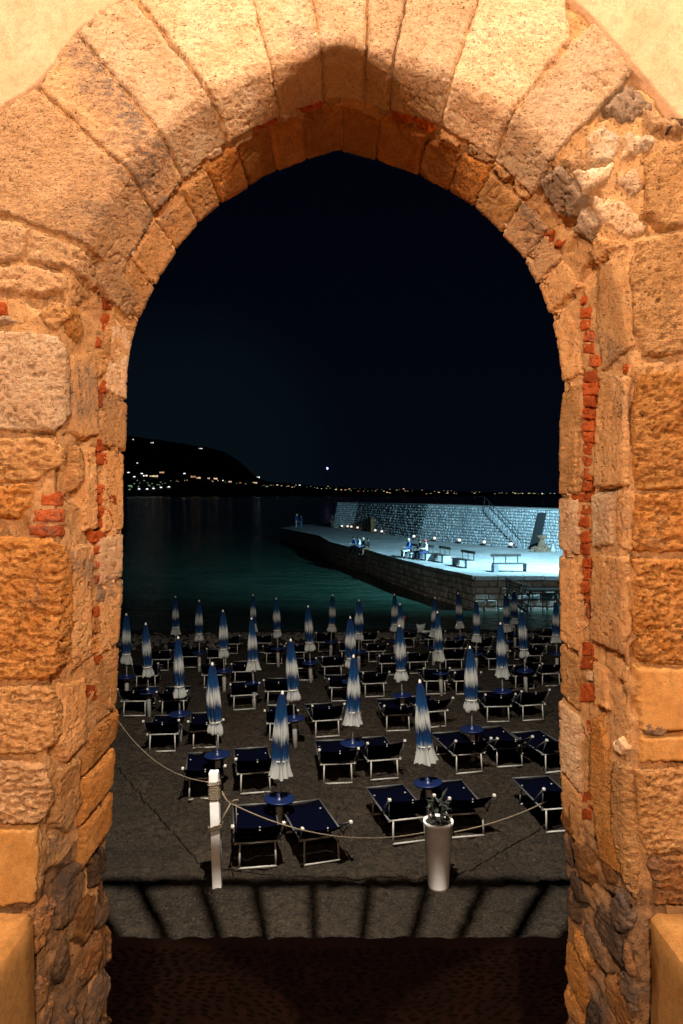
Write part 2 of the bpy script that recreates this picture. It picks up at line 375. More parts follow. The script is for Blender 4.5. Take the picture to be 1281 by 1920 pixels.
_tot = [0]
gate = empty('stone_gateway', (0, DF, 0), 0, 'tall pointed stone gateway lit warm orange, framing the dark bay', 'gateway')
GP = (0, DF, 0)
def stone(pts, mat, name='ashlar_block', proud=0.02, rnd=0.016, rough=1.0, layer=0.0, pits=0.5, ragged=1.0, res=0.0075, px=True, tilt=0.0, seed=None, label=None):
    V = np.array([sq(*p) for p in pts] if px else pts, float)
    seed = R.random() * 50 if seed is None else seed
    mg = 0.02 + 0.012 * ragged
    lo, hi = V.min(0) - mg, V.max(0) + mg
    hi[1] = min(hi[1], DEPTH + 0.10); lo[0] = max(lo[0], 0.02); hi[0] = min(hi[0], SL - 0.02)
    nu = max(4, int((hi[0]-lo[0]) / res) + 1); nv = max(4, int((hi[1]-lo[1]) / res) + 1)
    uu, vv = np.meshgrid(np.linspace(lo[0], hi[0], nu), np.linspace(lo[1], hi[1], nv), indexing='ij')
    G = np.stack([uu.ravel(), vv.ravel()], 1)
    P, Nn = surf(G[:, 0], G[:, 1])
    d = sdf_poly(G, V)
    dw = d + ragged * (0.008 * fbm(P * 22 + seed, 3) + 0.005 * pnoise(P * 60 + seed))
    e = np.clip(dw / rnd, 0, 1)
    h = proud * (1 - (1 - e) ** 3)
    h = np.where(dw < 0, np.maximum(dw * 3.5, -0.06), h)
    on = sstep(-0.004, 0.012, dw)
    det = 0.006 * fbm(P * 4 + seed, 2) + rough * (0.0022 * fbm(P * 24 + seed, 2, 0.6) + 0.0026 * fbm(P * 85 + seed, 2, 0.6))
    if layer:
        Q = P * np.array([11, 11, 40]) + seed
        det = det + layer * (0.0036 * fbm(Q, 3, 0.65) - 0.010 * sstep(0.34, 0.50, pnoise(P * np.array([20, 20, 58]) - seed)) - 0.008 * sstep(0.46, 0.54, pnoise(P * np.array([9, 9, 30]) + 3 - seed)))
    if pits:
        det = det - pits * (0.014 * sstep(0.40, 0.52, pnoise(P * 75 + seed)) + 0.018 * sstep(0.50, 0.60, pnoise(P * 36 - seed)) + 0.015 * sstep(0.52, 0.64, pnoise(P * np.array([20, 20, 44]) - seed)))
    det = det - 0.011 * sstep(0.030, 0.010, np.abs(pnoise(P * 3.1 + seed * 1.7) + 0.25 * pnoise(P * 13 + seed))) * sstep(0.0, 0.25, pnoise(P * 2.3 - seed * 2.1)) * min(rough, 1.0)
    h = h + on * det
    if tilt: h = h + on * tilt * (G[:, 0] - V[:, 0].mean())
    P = P + Nn * h[:, None]
    keep = (d > -mg)
    Qd = grid_quads(nu, nv); Qd = Qd[keep[Qd].any(1)]
    used = np.unique(Qd); remap = np.full(len(P), -1); remap[used] = np.arange(len(used))
    P = P[used]; Qd = remap[Qd]
    c = P.mean(0)
    me = mesh_np(name, P - c, Qd)
    _tot[0] += len(Qd)
    o = link(name, me, mat, gate, (c[0] - GP[0], c[1] - GP[1], c[2] - GP[2]))
    if label: o['label'] = label
    return o

# mortar bed: one sheet over street face, reveal and seaward arris
def mortar_sheet(name, s0, s1, q0, q1, ds, dq, mat, lvl=-0.008, amp=0.010):
    ns = int((s1-s0)/ds)+1; nq = int((q1-q0)/dq)+1
    uu, vv = np.meshgrid(np.linspace(s0, s1, ns), np.linspace(q0, q1, nq), indexing='ij')
    P, Nn = surf(uu.ravel(), vv.ravel())
    h = lvl + amp * fbm(P * 6, 3) + 0.5 * amp * fbm(P * 30, 3, 0.6) - 0.02 * sstep(0.4, 0.6, pnoise(P * 15 + 4)) - 0.034 * sstep(0.12, 0.34, pnoise(P * 4.5 + 9)) - 0.012 * sstep(0.38, 0.55, pnoise(P * 45))
    P = P + Nn * h[:, None] - np.array(GP)
    o = link(name, mesh_np(name, P, grid_quads(ns, nq)), mat, gate); _tot[0] += ns*nq
    return o
sLow_L = sq(150, 1570)[0]; sLow_R = sq(1130, 1600)[0]
mortar_sheet('mortar_bed', sLow_L, sLow_R, -0.62, DEPTH + 0.12, 0.013, 0.010, M['mortar'])
mortar_sheet('mortar_bed', 0.02, sLow_L, -0.62, DEPTH + 0.12, 0.016, 0.016, M['lowmortar'], amp=0.016)
mortar_sheet('mortar_bed', sLow_R, SL - 0.02, -0.62, DEPTH + 0.12, 0.016, 0.016, M['lowmortar'], amp=0.016)

# masonry mass behind and beyond (blocks the lamps; only its street face is near the frame)
def mass():
    me = bpy.data.meshes.new('wall_core'); bm = bmesh.new()
    idx = np.linspace(3, NS - 4, 160).astype(int)
    ring = []
    for k in idx:
        n = _N[k]; p = _P[k] + n * 0.06
        out = _P[k] + n * 0.60
        ring.append((p, out))
    outer = []
    for p, o in ring:
        outer.append(o)
    Z = CAMZ
    def V(x, y, z): return bm.verts.new((x - GP[0], y - GP[1], z - GP[2]))
    y0, y1 = DF + 0.045, DB - 0.045
    f_in = [V(p[0], y0, p[1]+Z) for p, o in ring]; b_in = [V(float(p[0])*float(_KB[k]), DF + float(_Dp[k]) - .03, float(p[1])*float(_KB[k])+Z) for (p, o), k in zip(ring, idx)]
    # outer rim goes to a big rectangle
    n = len(ring); rect = []
    for k in range(n):
        p, o = ring[k]; t = k / (n - 1)
        d = np.array(ring[k][0]) - np.array([0, 0.4])
        if t < 0.30: rect.append((-9.0, p[1]))
        elif t > 0.70: rect.append((9.0, p[1]))
        else:
            a = (t - 0.30) / 0.40
            z3 = ring[int(0.30*(n-1))][0][1]; z7 = ring[int(0.70*(n-1))][0][1]
            if a < 0.3: rect.append((-9.0, z3 + (9.0 - z3) * a / 0.3))
            elif a > 0.7: rect.append((9.0, 9.0 - (9.0 - z7) * (a - 0.7) / 0.3))
            else: rect.append((-9 + 18 * (a - 0.3) / 0.4, 9.0))
    f_out = [V(x, y0, z+Z) for x, z in rect]; b_out = [V(x, DF + .42, z+Z) for x, z in rect]
    for k in range(n - 1):
        bm.faces.new([f_in[k], f_in[k+1], b_in[k+1], b_in[k]])
        bm.faces.new([f_out[k], f_out[k+1], f_in[k+1], f_in[k]])
        bm.faces.new([b_in[k], b_in[k+1], b_out[k+1], b_out[k]])
        bm.faces.new([b_out[k], b_out[k+1], f_out[k+1], f_out[k]])
    bmesh.ops.recalc_face_normals(bm, faces=bm.faces)
    bm.to_mesh(me); bm.free(); return me
link('wall_core', mass(), M['mortar'], gate)

# --- big voussoirs that wrap from the street face onto the reveal; joints = (outer, arris, inner)
J = [((-45,375),(152,458),(222,520)), ((78,160),(236,318),(288,402)), ((150,58),(300,248),(344,338)), ((236,-30),(393,172),(424,266)),
     ((455,-60),(506,114),(523,216)), ((570,-60),(603,86),(608,190)), ((700,-60),(688,83),(683,190)), ((778,-60),(742,100),(730,205)),
     ((918,-60),(855,132),(828,236)), ((1064,72),(965,208),(928,298)), ((1188,135),(1052,285),(1000,366))]
outer_pts = [[(-45,240),(5,212)], [], [], [], [], [], [], [], [(1060,0)], [(1125,55)]]
vm = ['vous2','vous2','vous','vous','vous','vous','vous','vous','vous','vous']
def lerp(a, b, t): return (a[0]+(b[0]-a[0])*t, a[1]+(b[1]-a[1])*t)
def shrink(pts, k):
    c = np.mean(np.array(pts, float), axis=0)
    out = []
    for p in pts:
        v = np.array(p) - c; L_ = np.linalg.norm(v); out.append(tuple(c + v * max(0.2, (L_ - k) / L_)))
    return out
for i in range(len(J) - 1):
    a, b = J[i], J[i+1]
    # street-face part and the arris part as one stone, in (s, q)
    A = [sq(*p) for p in a]; B = [sq(*p) for p in b]
    # force arris points to q = 0
    fa, fb = (A[1][0], 0.0), (B[1][0], 0.0)
    poly = [A[0]] + [sq(*p) for p in outer_pts[i]] + [B[0], fb, B[2], A[2], fa]
    poly = [(s + (0.006 if j in (0, len(poly)-1, len(poly)-2) else -0.006), q) for j, (s, q) in enumerate(poly)]
    stone(poly, M[vm[i]], 'voussoir', proud=R.uniform(0.012, 0.026), rnd=0.016, rough=0.8 if vm[i] == 'vous' else 1.3, pits=0.45, layer=0.15, px=False, tilt=R.uniform(-0.03, 0.03), ragged=0.9)

# --- inner arch course on the seaward half of the reveal
def back_s(px, py):
    x, z = (px - CX) * FS, (HZ - py) * FS
    return _sv[np.argmin((_P[:, 0]-x)**2 + (_P[:, 1]-z)**2)]
Jb = [(240,700),(262,598),(290,538),(330,470),(372,421),(416,383),(468,350),(520,321),(576,299),(640,283),(706,300),(783,327),(840,358),(888,389),(940,440),(984,488),(1008,536),(1030,590)]
Sb = [back_s(*p) for p in Jb]
for i in range(len(Sb) - 1):
    q0 = DEPTH * R.uniform(0.58, 0.63)
    top = 4 < i < 13  # crown stones take the orange sandstone to colour in the bounced glow
    stone([(Sb[i]+0.006, q0), (Sb[i+1]-0.006, q0 + R.uniform(-.03,.03)), (Sb[i+1]-0.006, DEPTH + 0.06), (Sb[i]+0.006, DEPTH + 0.06)], M['ashlar2' if top else R.choice(['strip','vous2','strip','ashlar'])], 'voussoir',
          proud=R.uniform(0.008, 0.02), rnd=0.014, rough=0.9, pits=0.3, px=False, tilt=R.uniform(-.03,.03))
# second ring of wedge stones between outer voussoirs and the brick line
for i in range(len(J) - 1):
    s0, s1 = sq(*J[i][2])[0], sq(*J[i+1][2])[0]
    n = max(2, int(round((s1 - s0) / 0.15)))
    for k in range(n):
        a = s0 + (s1 - s0) * k / n + R.uniform(0, .012); b = s0 + (s1 - s0) * (k + 1) / n - R.uniform(0.004, .03)
        qa = DEPTH * R.uniform(0.46, 0.49); qb = DEPTH * R.uniform(0.53, 0.58)
        stone([(a, qa), ((a+b)/2, qa - R.uniform(0,.012)), (b, qa + R.uniform(-.01,.01)), (b - R.uniform(0,.02), qb), (a + R.uniform(0,.02), qb)], M[R.choice(['white','grey','brick','ashlar','strip','vous2'])], 'rubble_stone',
              proud=R.uniform(0.0, 0.028), rnd=0.014, rough=1.7, pits=0.7, ragged=1.8, px=False)

# --- left street face, top to bottom
def ash(pts, m='ashlar', **k): return stone(pts, M[m], k.pop('name', 'ashlar_block'), **k)
ash([(-45,402),(58,424),(44,488),(-45,486)], 'vous2', layer=0.8, pits=0.8)
ash([(64,428),(150,466),(190,520),(172,540),(130,503),(50,490)], 'vous2', layer=0.6, pits=0.7)
ash([(-45,498),(60,500),(122,515),(128,540),(82,552),(-45,548)], 'vous2', layer=1.0, pits=1.0, rough=1.6)
ash([(205,478),(262,560),(236,596),(196,560),(172,520)], 'vous2', rough=1.3, pits=0.6)
ash([(-45,598),(10,590),(40,604),(-45,612)], 'grey', name='rubble_stone')
ash([(-10,568),(12,572),(10,592),(-12,592)], 'brick', name='rubble_stone')
ash([(72,590),(96,566),(118,572),(128,600),(108,618),(88,612)], 'ashlar', name='rubble_stone', layer=1.5, pits=1.5, rough=2)
ash([(124,582),(148,578),(156,620),(146,642),(128,632)], 'ashlar2', name='rubble_stone', layer=1.2, pits=1.2, rough=2)
ash([(-45,622),(60,624),(112,632),(128,664),(130,780),(104,808),(-45,806)], 'vous', pits=0.85, layer=0.3, rough=1.2, proud=0.02, rnd=0.013)
ash([(136,668),(176,660),(182,700),(184,816),(150,822),(134,806)], 'strip', rough=0.5, pits=0.1, proud=0.012, rnd=0.013)
ash([(-45,826),(88,818),(122,846),(120,866),(70,902),(-45,908)], 'ashlar', layer=1.4, pits=1.0, rough=1.6, proud=0.02)
ash([(-45,914),(66,906),(58,950),(30,968),(-45,962)], 'ashlar2', layer=1.6, pits=1.4, rough=1.8, proud=0.024)
ash([(134,842),(154,838),(154,902),(138,916)], 'ashlar', layer=0.8, pits=1.2)
ash([(158,846),(178,838),(182,990),(154,996)], 'strip', pits=0.9, rough=1.2)
ash([(-45,1012),(96,1010),(122,1026),(132,1060),(130,1236),(96,1272),(-45,1276)], 'ashlar2', layer=1.0, pits=1.3, rough=1.5, proud=0.02, rnd=0.013)
ash([(138,1020),(174,1022),(170,1140),(172,1230),(136,1256),(134,1140)], 'strip', pits=1.0, rough=0.9, proud=0.016)
ash([(-45,1290),(96,1286),(112,1310),(114,1372),(62,1412),(-45,1420)], 'ashlar', layer=0.9, pits=1.2, rough=1.5, proud=0.02, rnd=0.013)
ash([(120,1286),(160,1270),(160,1390),(122,1430),(108,1400)], 'strip', rough=0.6, pits=0.5)
ash([(-45,1428),(84,1434),(96,1500),(70,1544),(-45,1546)], 'vous2', layer=2.0, pits=1.3, rough=1.8, proud=0.025)
ash([(112,1440),(150,1420),(150,1500),(122,1560),(100,1540)], 'strip', rough=0.7, pits=0.5)
stone([(-45,1554),(70,1552),(76,1600),(70,1690),(-45,1700)], M['plaster2'], 'plaster_patch', proud=0.02, rnd=0.014, rough=0.15, pits=0)
# inner left jamb stones
for y0, y1 in ((618,752),(756,845),(849,994),(999,1080),(1084,1204),(1210,1322)):
    x0 = 214 - (y0 - 620) * 0.012; xb = 262
    sa, sb = back_s(233, y0), back_s(233, y1)
    lo, hi = min(sa, sb), max(sa, sb)
    q0 = DEPTH * R.uniform(0.64, 0.69)
    stone([(lo+.006, q0), (hi-.006, q0), (hi-.006, DEPTH+.06), (lo+.006, DEPTH+.06)], M[R.choice(['strip','vous','ashlar'])], 'jamb_stone', proud=R.uniform(.004,.014), rnd=.014, rough=0.8, pits=0.35, ragged=1.6, px=False)
for y0, y1 in ((1328,1392),(1396,1478),(1482,1556)):
    sa, sb = back_s(214, y0), back_s(208, y1); lo, hi = min(sa, sb), max(sa, sb)
    stone([(lo+.006, DEPTH*.55), (hi-.006, DEPTH*.6), (hi-.006, DEPTH+.06), (lo+.006, DEPTH+.06)], M['ashlar2'], 'jamb_stone', proud=.03, rnd=.04, rough=1.0, pits=0.3, px=False)

# --- right street face
ash([(1196,456),(1330,420),(1330,664),(1206,664),(1186,610),(1180,500)], 'ashlar', layer=0.5, pits=1.0, rough=1.2, proud=0.02, rnd=0.013)
ash([(1124,506),(1166,474),(1182,540),(1190,650),(1150,676),(1128,694),(1118,600)], 'strip', rough=0.5, pits=0.15, proud=0.014)
ash([(1204,700),(1330,692),(1330,914),(1192,918),(1186,800)], 'ashlar2', layer=1.4, pits=1.2, rough=1.5, proud=0.02, rnd=0.013)
ash([(1126,704),(1178,708),(1182,820),(1182,912),(1114,914),(1116,800)], 'strip', rough=0.7, pits=0.5, proud=0.012)
ash([(1192,928),(1330,918),(1330,1030),(1236,1034),(1188,1026)], 'ashlar2', layer=1.9, pits=1.2, rough=1.7, proud=0.02)
ash([(1112,926),(1150,924),(1152,1024),(1112,1026)], 'vous', rough=0.8, pits=0.5, proud=0.022)
ash([(1156,934),(1184,932),(1184,1030),(1158,1026)], 'strip', rough=0.8, pits=0.5, proud=0.008)
ash([(1192,1050),(1330,1044),(1330,1246),(1230,1244),(1198,1236),(1186,1150)], 'ashlar2', layer=1.5, pits=1.6, rough=1.8, proud=0.024, rnd=0.013)
ash([(1112,1036),(1180,1042),(1184,1180),(1172,1228),(1108,1198)], 'strip', rough=0.7, pits=0.6, proud=0.018)
stone([(1192,1252),(1330,1252),(1330,1366),(1202,1370)], M['plaster2'], 'plaster_patch', proud=0.022, rnd=0.014, rough=0.1, pits=0)
ash([(1206,1352),(1232,1346),(1258,1366),(1240,1378),(1208,1376)], 'grey', name='rubble_stone', proud=0.02, rough=1.6)
stone([(1200,1384),(1330,1380),(1330,1424),(1200,1430)], M['plaster2'], 'plaster_patch', proud=0.02, rnd=0.014, rough=0.15, pits=0)
ash([(1192,1444),(1330,1434),(1330,1590),(1212,1600),(1196,1560)], 'ashlar', layer=1.4, pits=1.2, rough=1.6, proud=0.02)
ash([(1214,1606),(1330,1596),(1330,1694),(1230,1694)], 'brown', layer=1.6, pits=1.0, rough=1.8, proud=0.02)
ash([(1114,1240),(1140,1256),(1142,1330),(1118,1322)], 'strip', rough=0.6, pits=0.3)
ash([(1112,1350),(1128,1340),(1142,1400),(1144,1540),(1166,1640),(1128,1610),(1110,1480)], 'ashlar2', rough=0.8, pits=0.3, proud=0.02, rnd=0.013)
ash([(1150,1424),(1186,1436),(1200,1600),(1196,1690),(1168,1640),(1150,1560)], 'ashlar', rough=1.2, pits=0.5, proud=0.02, rnd=0.013)
ash([(1146,1396),(1168,1380),(1186,1400),(1170,1418)], 'vous', name='rubble_stone', rough=1.5)
# inner right jamb
for y0, y1 in ((598,718),(736,926),(934,1032),(1042,1200),(1206,1300),(1310,1440),(1444,1540)):
    sa, sb = back_s(1052, y0), back_s(1052, y1); lo, hi = min(sa, sb), max(sa, sb)
    q0 = DEPTH * R.uniform(0.69, 0.72)
    stone([(lo+.006, q0), (hi-.006, q0), (hi-.006, DEPTH+.06), (lo+.006, DEPTH+.06)], M[R.choice(['strip','vous','ashlar','strip'])], 'jamb_stone', proud=R.uniform(.010,.022), rnd=.016, rough=0.9, pits=0.35, ragged=1.5, px=False)
# crusted rubble above the right springing
for poly, m in (([(1136,200),(1186,160),(1222,196),(1164,232)],'grey'), ([(1196,200),(1240,212),(1330,262),(1290,268),(1212,240)],'vous2'), ([(1100,256),(1132,236),(1160,250),(1150,300),(1106,308)],'white'),
                ([(1166,246),(1214,252),(1240,276),(1196,298),(1160,298)],'white'), ([(1076,322),(1112,314),(1152,308),(1142,346),(1092,360)],'white'), ([(1208,312),(1240,292),(1330,262),(1330,408),(1250,428),(1212,400)],'ashlar'),
                ([(1156,344),(1198,318),(1204,348),(1182,372)],'white'), ([(1118,370),(1172,380),(1214,424),(1182,448),(1124,410)],'vous'), ([(1010,342),(1054,308),(1096,372),(1084,412),(1040,396)],'grey'), ([(1056,300),(1090,280),(1098,312),(1070,320)],'vous2'),
                ([(1090,392),(1120,420),(1110,452),(1076,436)],'grey'), ([(1120,440),(1170,458),(1120,496),(1104,470)],'strip'), ([(1020,436),(1038,434),(1036,460),(1022,462)],'brick'), ([(1040,450),(1060,450),(1058,468),(1042,466)],'brick'), ([(1225,235),(1270,225),(1300,240),(1260,252)],'dark')):
    stone(poly, M[m], 'rubble_stone', proud=R.uniform(0.01,0.035), rnd=0.025, rough=2.2 if m == 'white' else 1.4, pits=1.0, layer=0.6 if m == 'white' else 0.0, ragged=1.5)
# bricks let into the jambs
LB = [(214,511,222,525),(208,537,218,551),(196,555,214,581),(194,590,217,622),(182,636,190,654),(195,713,202,735),(187,741,197,764),(185,821,201,847),(186,850,201,871),(180,908,219,924),(180,927,197,946),(199,927,219,946),(181,949,212,969),(183,972,208,990),
      (174,996,201,1015),(177,1025,194,1038),(181,1050,200,1069),(180,1080,187,1094),(180,1136,202,1156),(177,1229,193,1246),(163,1284,194,1312),(77,926,120,947),(62,955,123,979),(53,983,122,1005)]
RB = [(1061,520,1068,534),(1087,557,1097,571),(1088,578,1106,598),(1088,601,1109,620),(1094,622,1113,642),(1093,645,1112,664),(1103,666,1125,687),(1093,697,1116,717),(1090,719,1119,740),(1093,743,1112,763),(1091,766,1113,786),(1091,789,1110,808),(1093,811,1110,830),
      (1093,833,1110,853),(1093,856,1107,875),(1094,878,1106,900),(1091,903,1104,922),(1068,925,1105,943),(1070,946,1084,965),(1086,946,1105,965),(1071,968,1086,987),(1088,968,1103,987),(1088,997,1103,1018),(1088,1021,1103,1041),(1091,1045,1105,1065),(1092,1067,1105,1087),
      (1089,1091,1105,1112),(1096,1116,1105,1132),(1097,1134,1105,1158),(1091,1205,1110,1229),(1089,1233,1113,1252),(1085,1284,1118,1316),(1099,1350,1108,1378),(1091,1487,1109,1513),(1091,1515,1109,1538),(1167,681,1177,697)]
for x0, y0, x1, y1 in LB + RB:
    j = lambda: R.uniform(-1.0, 1.0)
    k = 0.5
    stone([(x0+k+j(), y0+k+j()), (x1-k+j(), y0+k+j()), (x1-k+j(), y1-k+j()), (x0+k+j(), y1-k+j())], M['brick'], 'brick', proud=R.uniform(-0.004, 0.004), rnd=0.006, rough=0.9, pits=0.5, ragged=0.75, res=0.006)
for poly, m in (([(170,1161),(199,1160),(200,1186),(168,1188)],'ashlar2'), ([(172,1193),(200,1192),(199,1222),(174,1226)],'ashlar2'), ([(194,638),(208,640),(206,668),(192,666)],'ashlar'), ([(186,672),(204,672),(200,700),(186,704)],'ashlar'), ([(188,772),(204,770),(204,812),(188,812)],'strip'),
                ([(192,1080),(204,1074),(218,1118),(206,1120)],'vous2'), ([(186,1098),(200,1104),(196,1130),(180,1126)],'grey'), ([(218,542),(232,534),(234,564),(218,566)],'grey'), ([(1098,1260),(1116,1262),(1116,1278),(1100,1276)],'vous')):
    stone(poly, M[m], 'rubble_stone', proud=0.012, rnd=0.012, rough=1.3, pits=0.8)
# dark rubble at the foot of both jambs
def foot(s0, s1):
    placed = []
    tries = 0
    while tries < 900 and len(placed) < 62:
        tries += 1
        big = max(0.35, 1.0 - len(placed) / 55)
        a_ = R.uniform(0.06, 0.13) * (0.6 + 0.7 * big); b_ = R.uniform(0.05, 0.14) * (0.6 + 0.7 * big)
        sc, qc = R.uniform(s0 + .03, s1 - .03), R.uniform(-0.01, DEPTH)
        if any(((sc - s2) / (a_ + a2)) ** 2 + ((qc - q2) / (b_ + b2)) ** 2 < 0.80 for s2, q2, a2, b2 in placed): continue
        placed.append((sc, qc, a_, b_))
        n = R.choice([6, 7, 8]); rot = R.uniform(-.5, .5); pts = []
        for k in range(n):
            an = 2 * math.pi * k / n + R.uniform(-.28, .28); rr = R.uniform(0.72, 1.12)
            u_, v_ = a_ * rr * math.sin(an), b_ * rr * math.cos(an)
            pts.append((sc + u_ + rot * v_ * .5, min(qc + v_, DEPTH - 0.02)))
        stone(pts, M[R.choice(['dark','dark','dark','brown','brown','dark','ashlar2'])], 'rubble_stone', proud=R.uniform(0.006, 0.034), rnd=0.018, rough=1.6, pits=0.5, ragged=1.5, px=False, res=0.009)
foot(max(0.05, back_s(214, 2050)), sLow_L - 0.0)
foot(sLow_R, min(SL - 0.05, back_s(1050, 2050)))
# plaster fields in the upper corners
stone([(-60,-90),(300,-90),(250,-6),(200,26),(152,57),(115,105),(80,155),(40,186),(4,212),(-60,254)], M['plaster'], 'plaster_panel', proud=0.012, rnd=0.006, rough=0.12, pits=0, ragged=0.35, res=0.012)
stone([(1030,-90),(1340,-90),(1340,300),(1281,238),(1232,180),(1188,128),(1158,90),(1127,58),(1064,-3)], M['plaster'], 'plaster_panel', proud=0.012, rnd=0.006, rough=0.12, pits=0, ragged=0.35, res=0.012)

# plastered ledges that flank the way down
def ledge(x0, x1, label):
    t = empty('plastered_ledge', ((x0+x1)/2, 2.2, 0), 0, label, 'ledge')
    nx, ny = 40, 120
    zt = 3.02; cx = (x0+x1)/2
    m = MB(); m.box((0, 0, zt/2 - 0.02), (abs(x1-x0), 2*(DF-0.02-2.2), zt - 0.02))
    me = m.mesh('body', 0.03); bmx = bmesh.new(); bmx.from_mesh(me)
    bmesh.ops.subdivide_edges(bmx, edges=bmx.edges, cuts=24, use_grid_fill=True)
    P = np.array([v.co for v in bmx.verts]); d = 0.008 * fbm(P * 3 + x0, 3) + 0.003 * fbm(P * 14, 2)
    for v, k in zip(bmx.verts, d): v.co += v.normal * float(k)
    for f in bmx.faces: f.smooth = True
    bmx.to_mesh(me); bmx.free(); link('body', me, M['plaster2'], t)
ledge(-2.6, -1.475, 'sloping orange plastered ledge at the foot of the gateway, left side')
ledge(1.485, 2.6, 'sloping orange plastered ledge at the foot of the gateway, right side')
# ------------------------------------------------------------------ landing, way down, beach, sea
MM = {}
MM['paving'] = stone_mat('paving', (0.40, 0.19, 0.06), (0.50, 0.25, 0.09), grey=0.2, pale=0.1, bump=0.004, layer=0)
la = MB(); la.box((0, -1.5, 2.9), (7.0, 8.0, 0.2)); tag(la.build('pavement', MM['paving']), kind='structure')

def beach_z(y):
    y = np.asarray(y, float)
    return -0.0028 * np.clip(y - 12.5, 0, 8) ** 2 - 0.0656 * np.clip(y - 20.5, 0, None) 
SEAZ = -1.0
def on_beach(px, py, dz=0.0):
    y = 11.0
    for _ in range(60):
        z = float(beach_z(y)) + dz
        y = 0.5 * y + 0.5 * F * (CAMZ - z) / max(py - HZ, 1)
    return ((px - CX) * y / F, y, float(beach_z(y)))
def on_z(px, py, z):
    y = F * (CAMZ - z) / (py - HZ); return ((px - CX) * y / F, y, z)
def at_y(px, py, y): return ((px - CX) * y / F, y, CAMZ + (HZ - py) * y / F)

# cobbled way through the gateway: dark mortar slab with a ragged lip towards the sand
def way():
    nx, ny = 240, 150
    xs = np.linspace(-4, 4, nx); ys = np.linspace(1.2, 8.36, ny)
    X, Y = np.meshgrid(xs, ys, indexing='ij'); P = np.stack([X.ravel(), Y.ravel(), np.zeros(X.size)], 1)
    edge = sstep(8.22, 8.36, P[:, 1] + 0.05 * pnoise(np.stack([P[:, 0]*3, P[:, 1]*0, P[:, 1]*0], 1)))
    P[:, 1] += np.where(P[:, 1] > 7.9, 0.05 * fbm(np.stack([P[:, 0]*4, P[:, 0]*0, P[:, 0]*0+3], 1), 3), 0)
    P[:, 2] = 0.085 + 0.008 * fbm(P * 5, 3) - 0.16 * edge
    return mesh_np('path', P, grid_quads(nx, ny))
m, N, L, b = new_mat('dark_cobble_mortar')
pos = N.new('ShaderNodeNewGeometry').outputs['Position']
n = noise_n(N, L, pos, 3.0, 5); n2 = noise_n(N, L, pos, 40, 3)
L.new(mix(N, L, ramp(N, L, n, .35, .65), mix(N, L, n2, (0.012, 0.005, 0.003), (0.028, 0.010, 0.006)), mix(N, L, n2, (0.030, 0.011, 0.006), (0.055, 0.019, 0.010))), b.inputs['Base Color']); b.inputs['Roughness'].default_value = 0.85
bp = N.new('ShaderNodeBump'); bp.inputs['Distance'].default_value = 0.006; L.new(n2, bp.inputs['Height']); L.new(bp.outputs[0], b.inputs['Normal'])
MM['way'] = m
path = tag(link('path', way(), MM['way']), kind='structure')
MM['pebble'] = stone_mat('sea_pebble', (0.012, 0.008, 0.006), (0.035, 0.018, 0.012), grey=0.3, greycol=(0.012, 0.011, 0.011), pale=0.05, palecol=(0.07, 0.04, 0.025), bump=0.002, var=0.6)
def pebble_me(seed):
    bm = bmesh.new(); bmesh.ops.create_icosphere(bm, subdivisions=1, radius=1)
    r = random.Random(seed)
    for v in bm.verts: v.co *= r.uniform(0.88, 1.1)
    for f in bm.faces: f.smooth = True
    me = bpy.data.meshes.new('pebble'); bm.to_mesh(me); bm.free(); me.materials.append(MM['pebble']); return me
pm = [pebble_me(k) for k in range(5)]
plist = []
y = 6.55
while y < 8.02:
    x = -2.65 + R.uniform(0, .08)
    while x < 2.6:
        a = R.gauss(0, 0.25) + 0.5 * math.sin(x * 1.7) * math.sin(y * 2.1)
        plist.append((x + R.uniform(-.02,.02), y + R.uniform(-.018,.018), R.uniform(0.035, 0.062), R.uniform(0.012, 0.020), a))
        x += R.uniform(0.10, 0.15)
    y += 0.062
plist.sort(key=lambda p: p[1])
tri_v, tri_f = [], []
for k, (x, y, lx, ly, a) in enumerate(plist):
    me = pm[k % 5]
    if k < 300:
        o = link('pebble', me, None, path, (x, y, 0.092)); o.scale = (lx, ly, 0.016); o.rotation_euler = (0, 0, a)
    else:
        Mx = Matrix.Translation((x, y, 0.092)) @ Matrix.Rotation(a, 4, 'Z') @ Matrix.Diagonal((lx, ly, 0.016, 1))
        o0 = len(tri_v); tri_v += [Mx @ v.co for v in me.vertices]; tri_f += [[i + o0 for i in p.vertices] for p in me.polygons]
tag(link('pebbles', mesh_np('pebbles', [tuple(v) for v in tri_v], tri_f), MM['pebble'], path), kind='stuff')

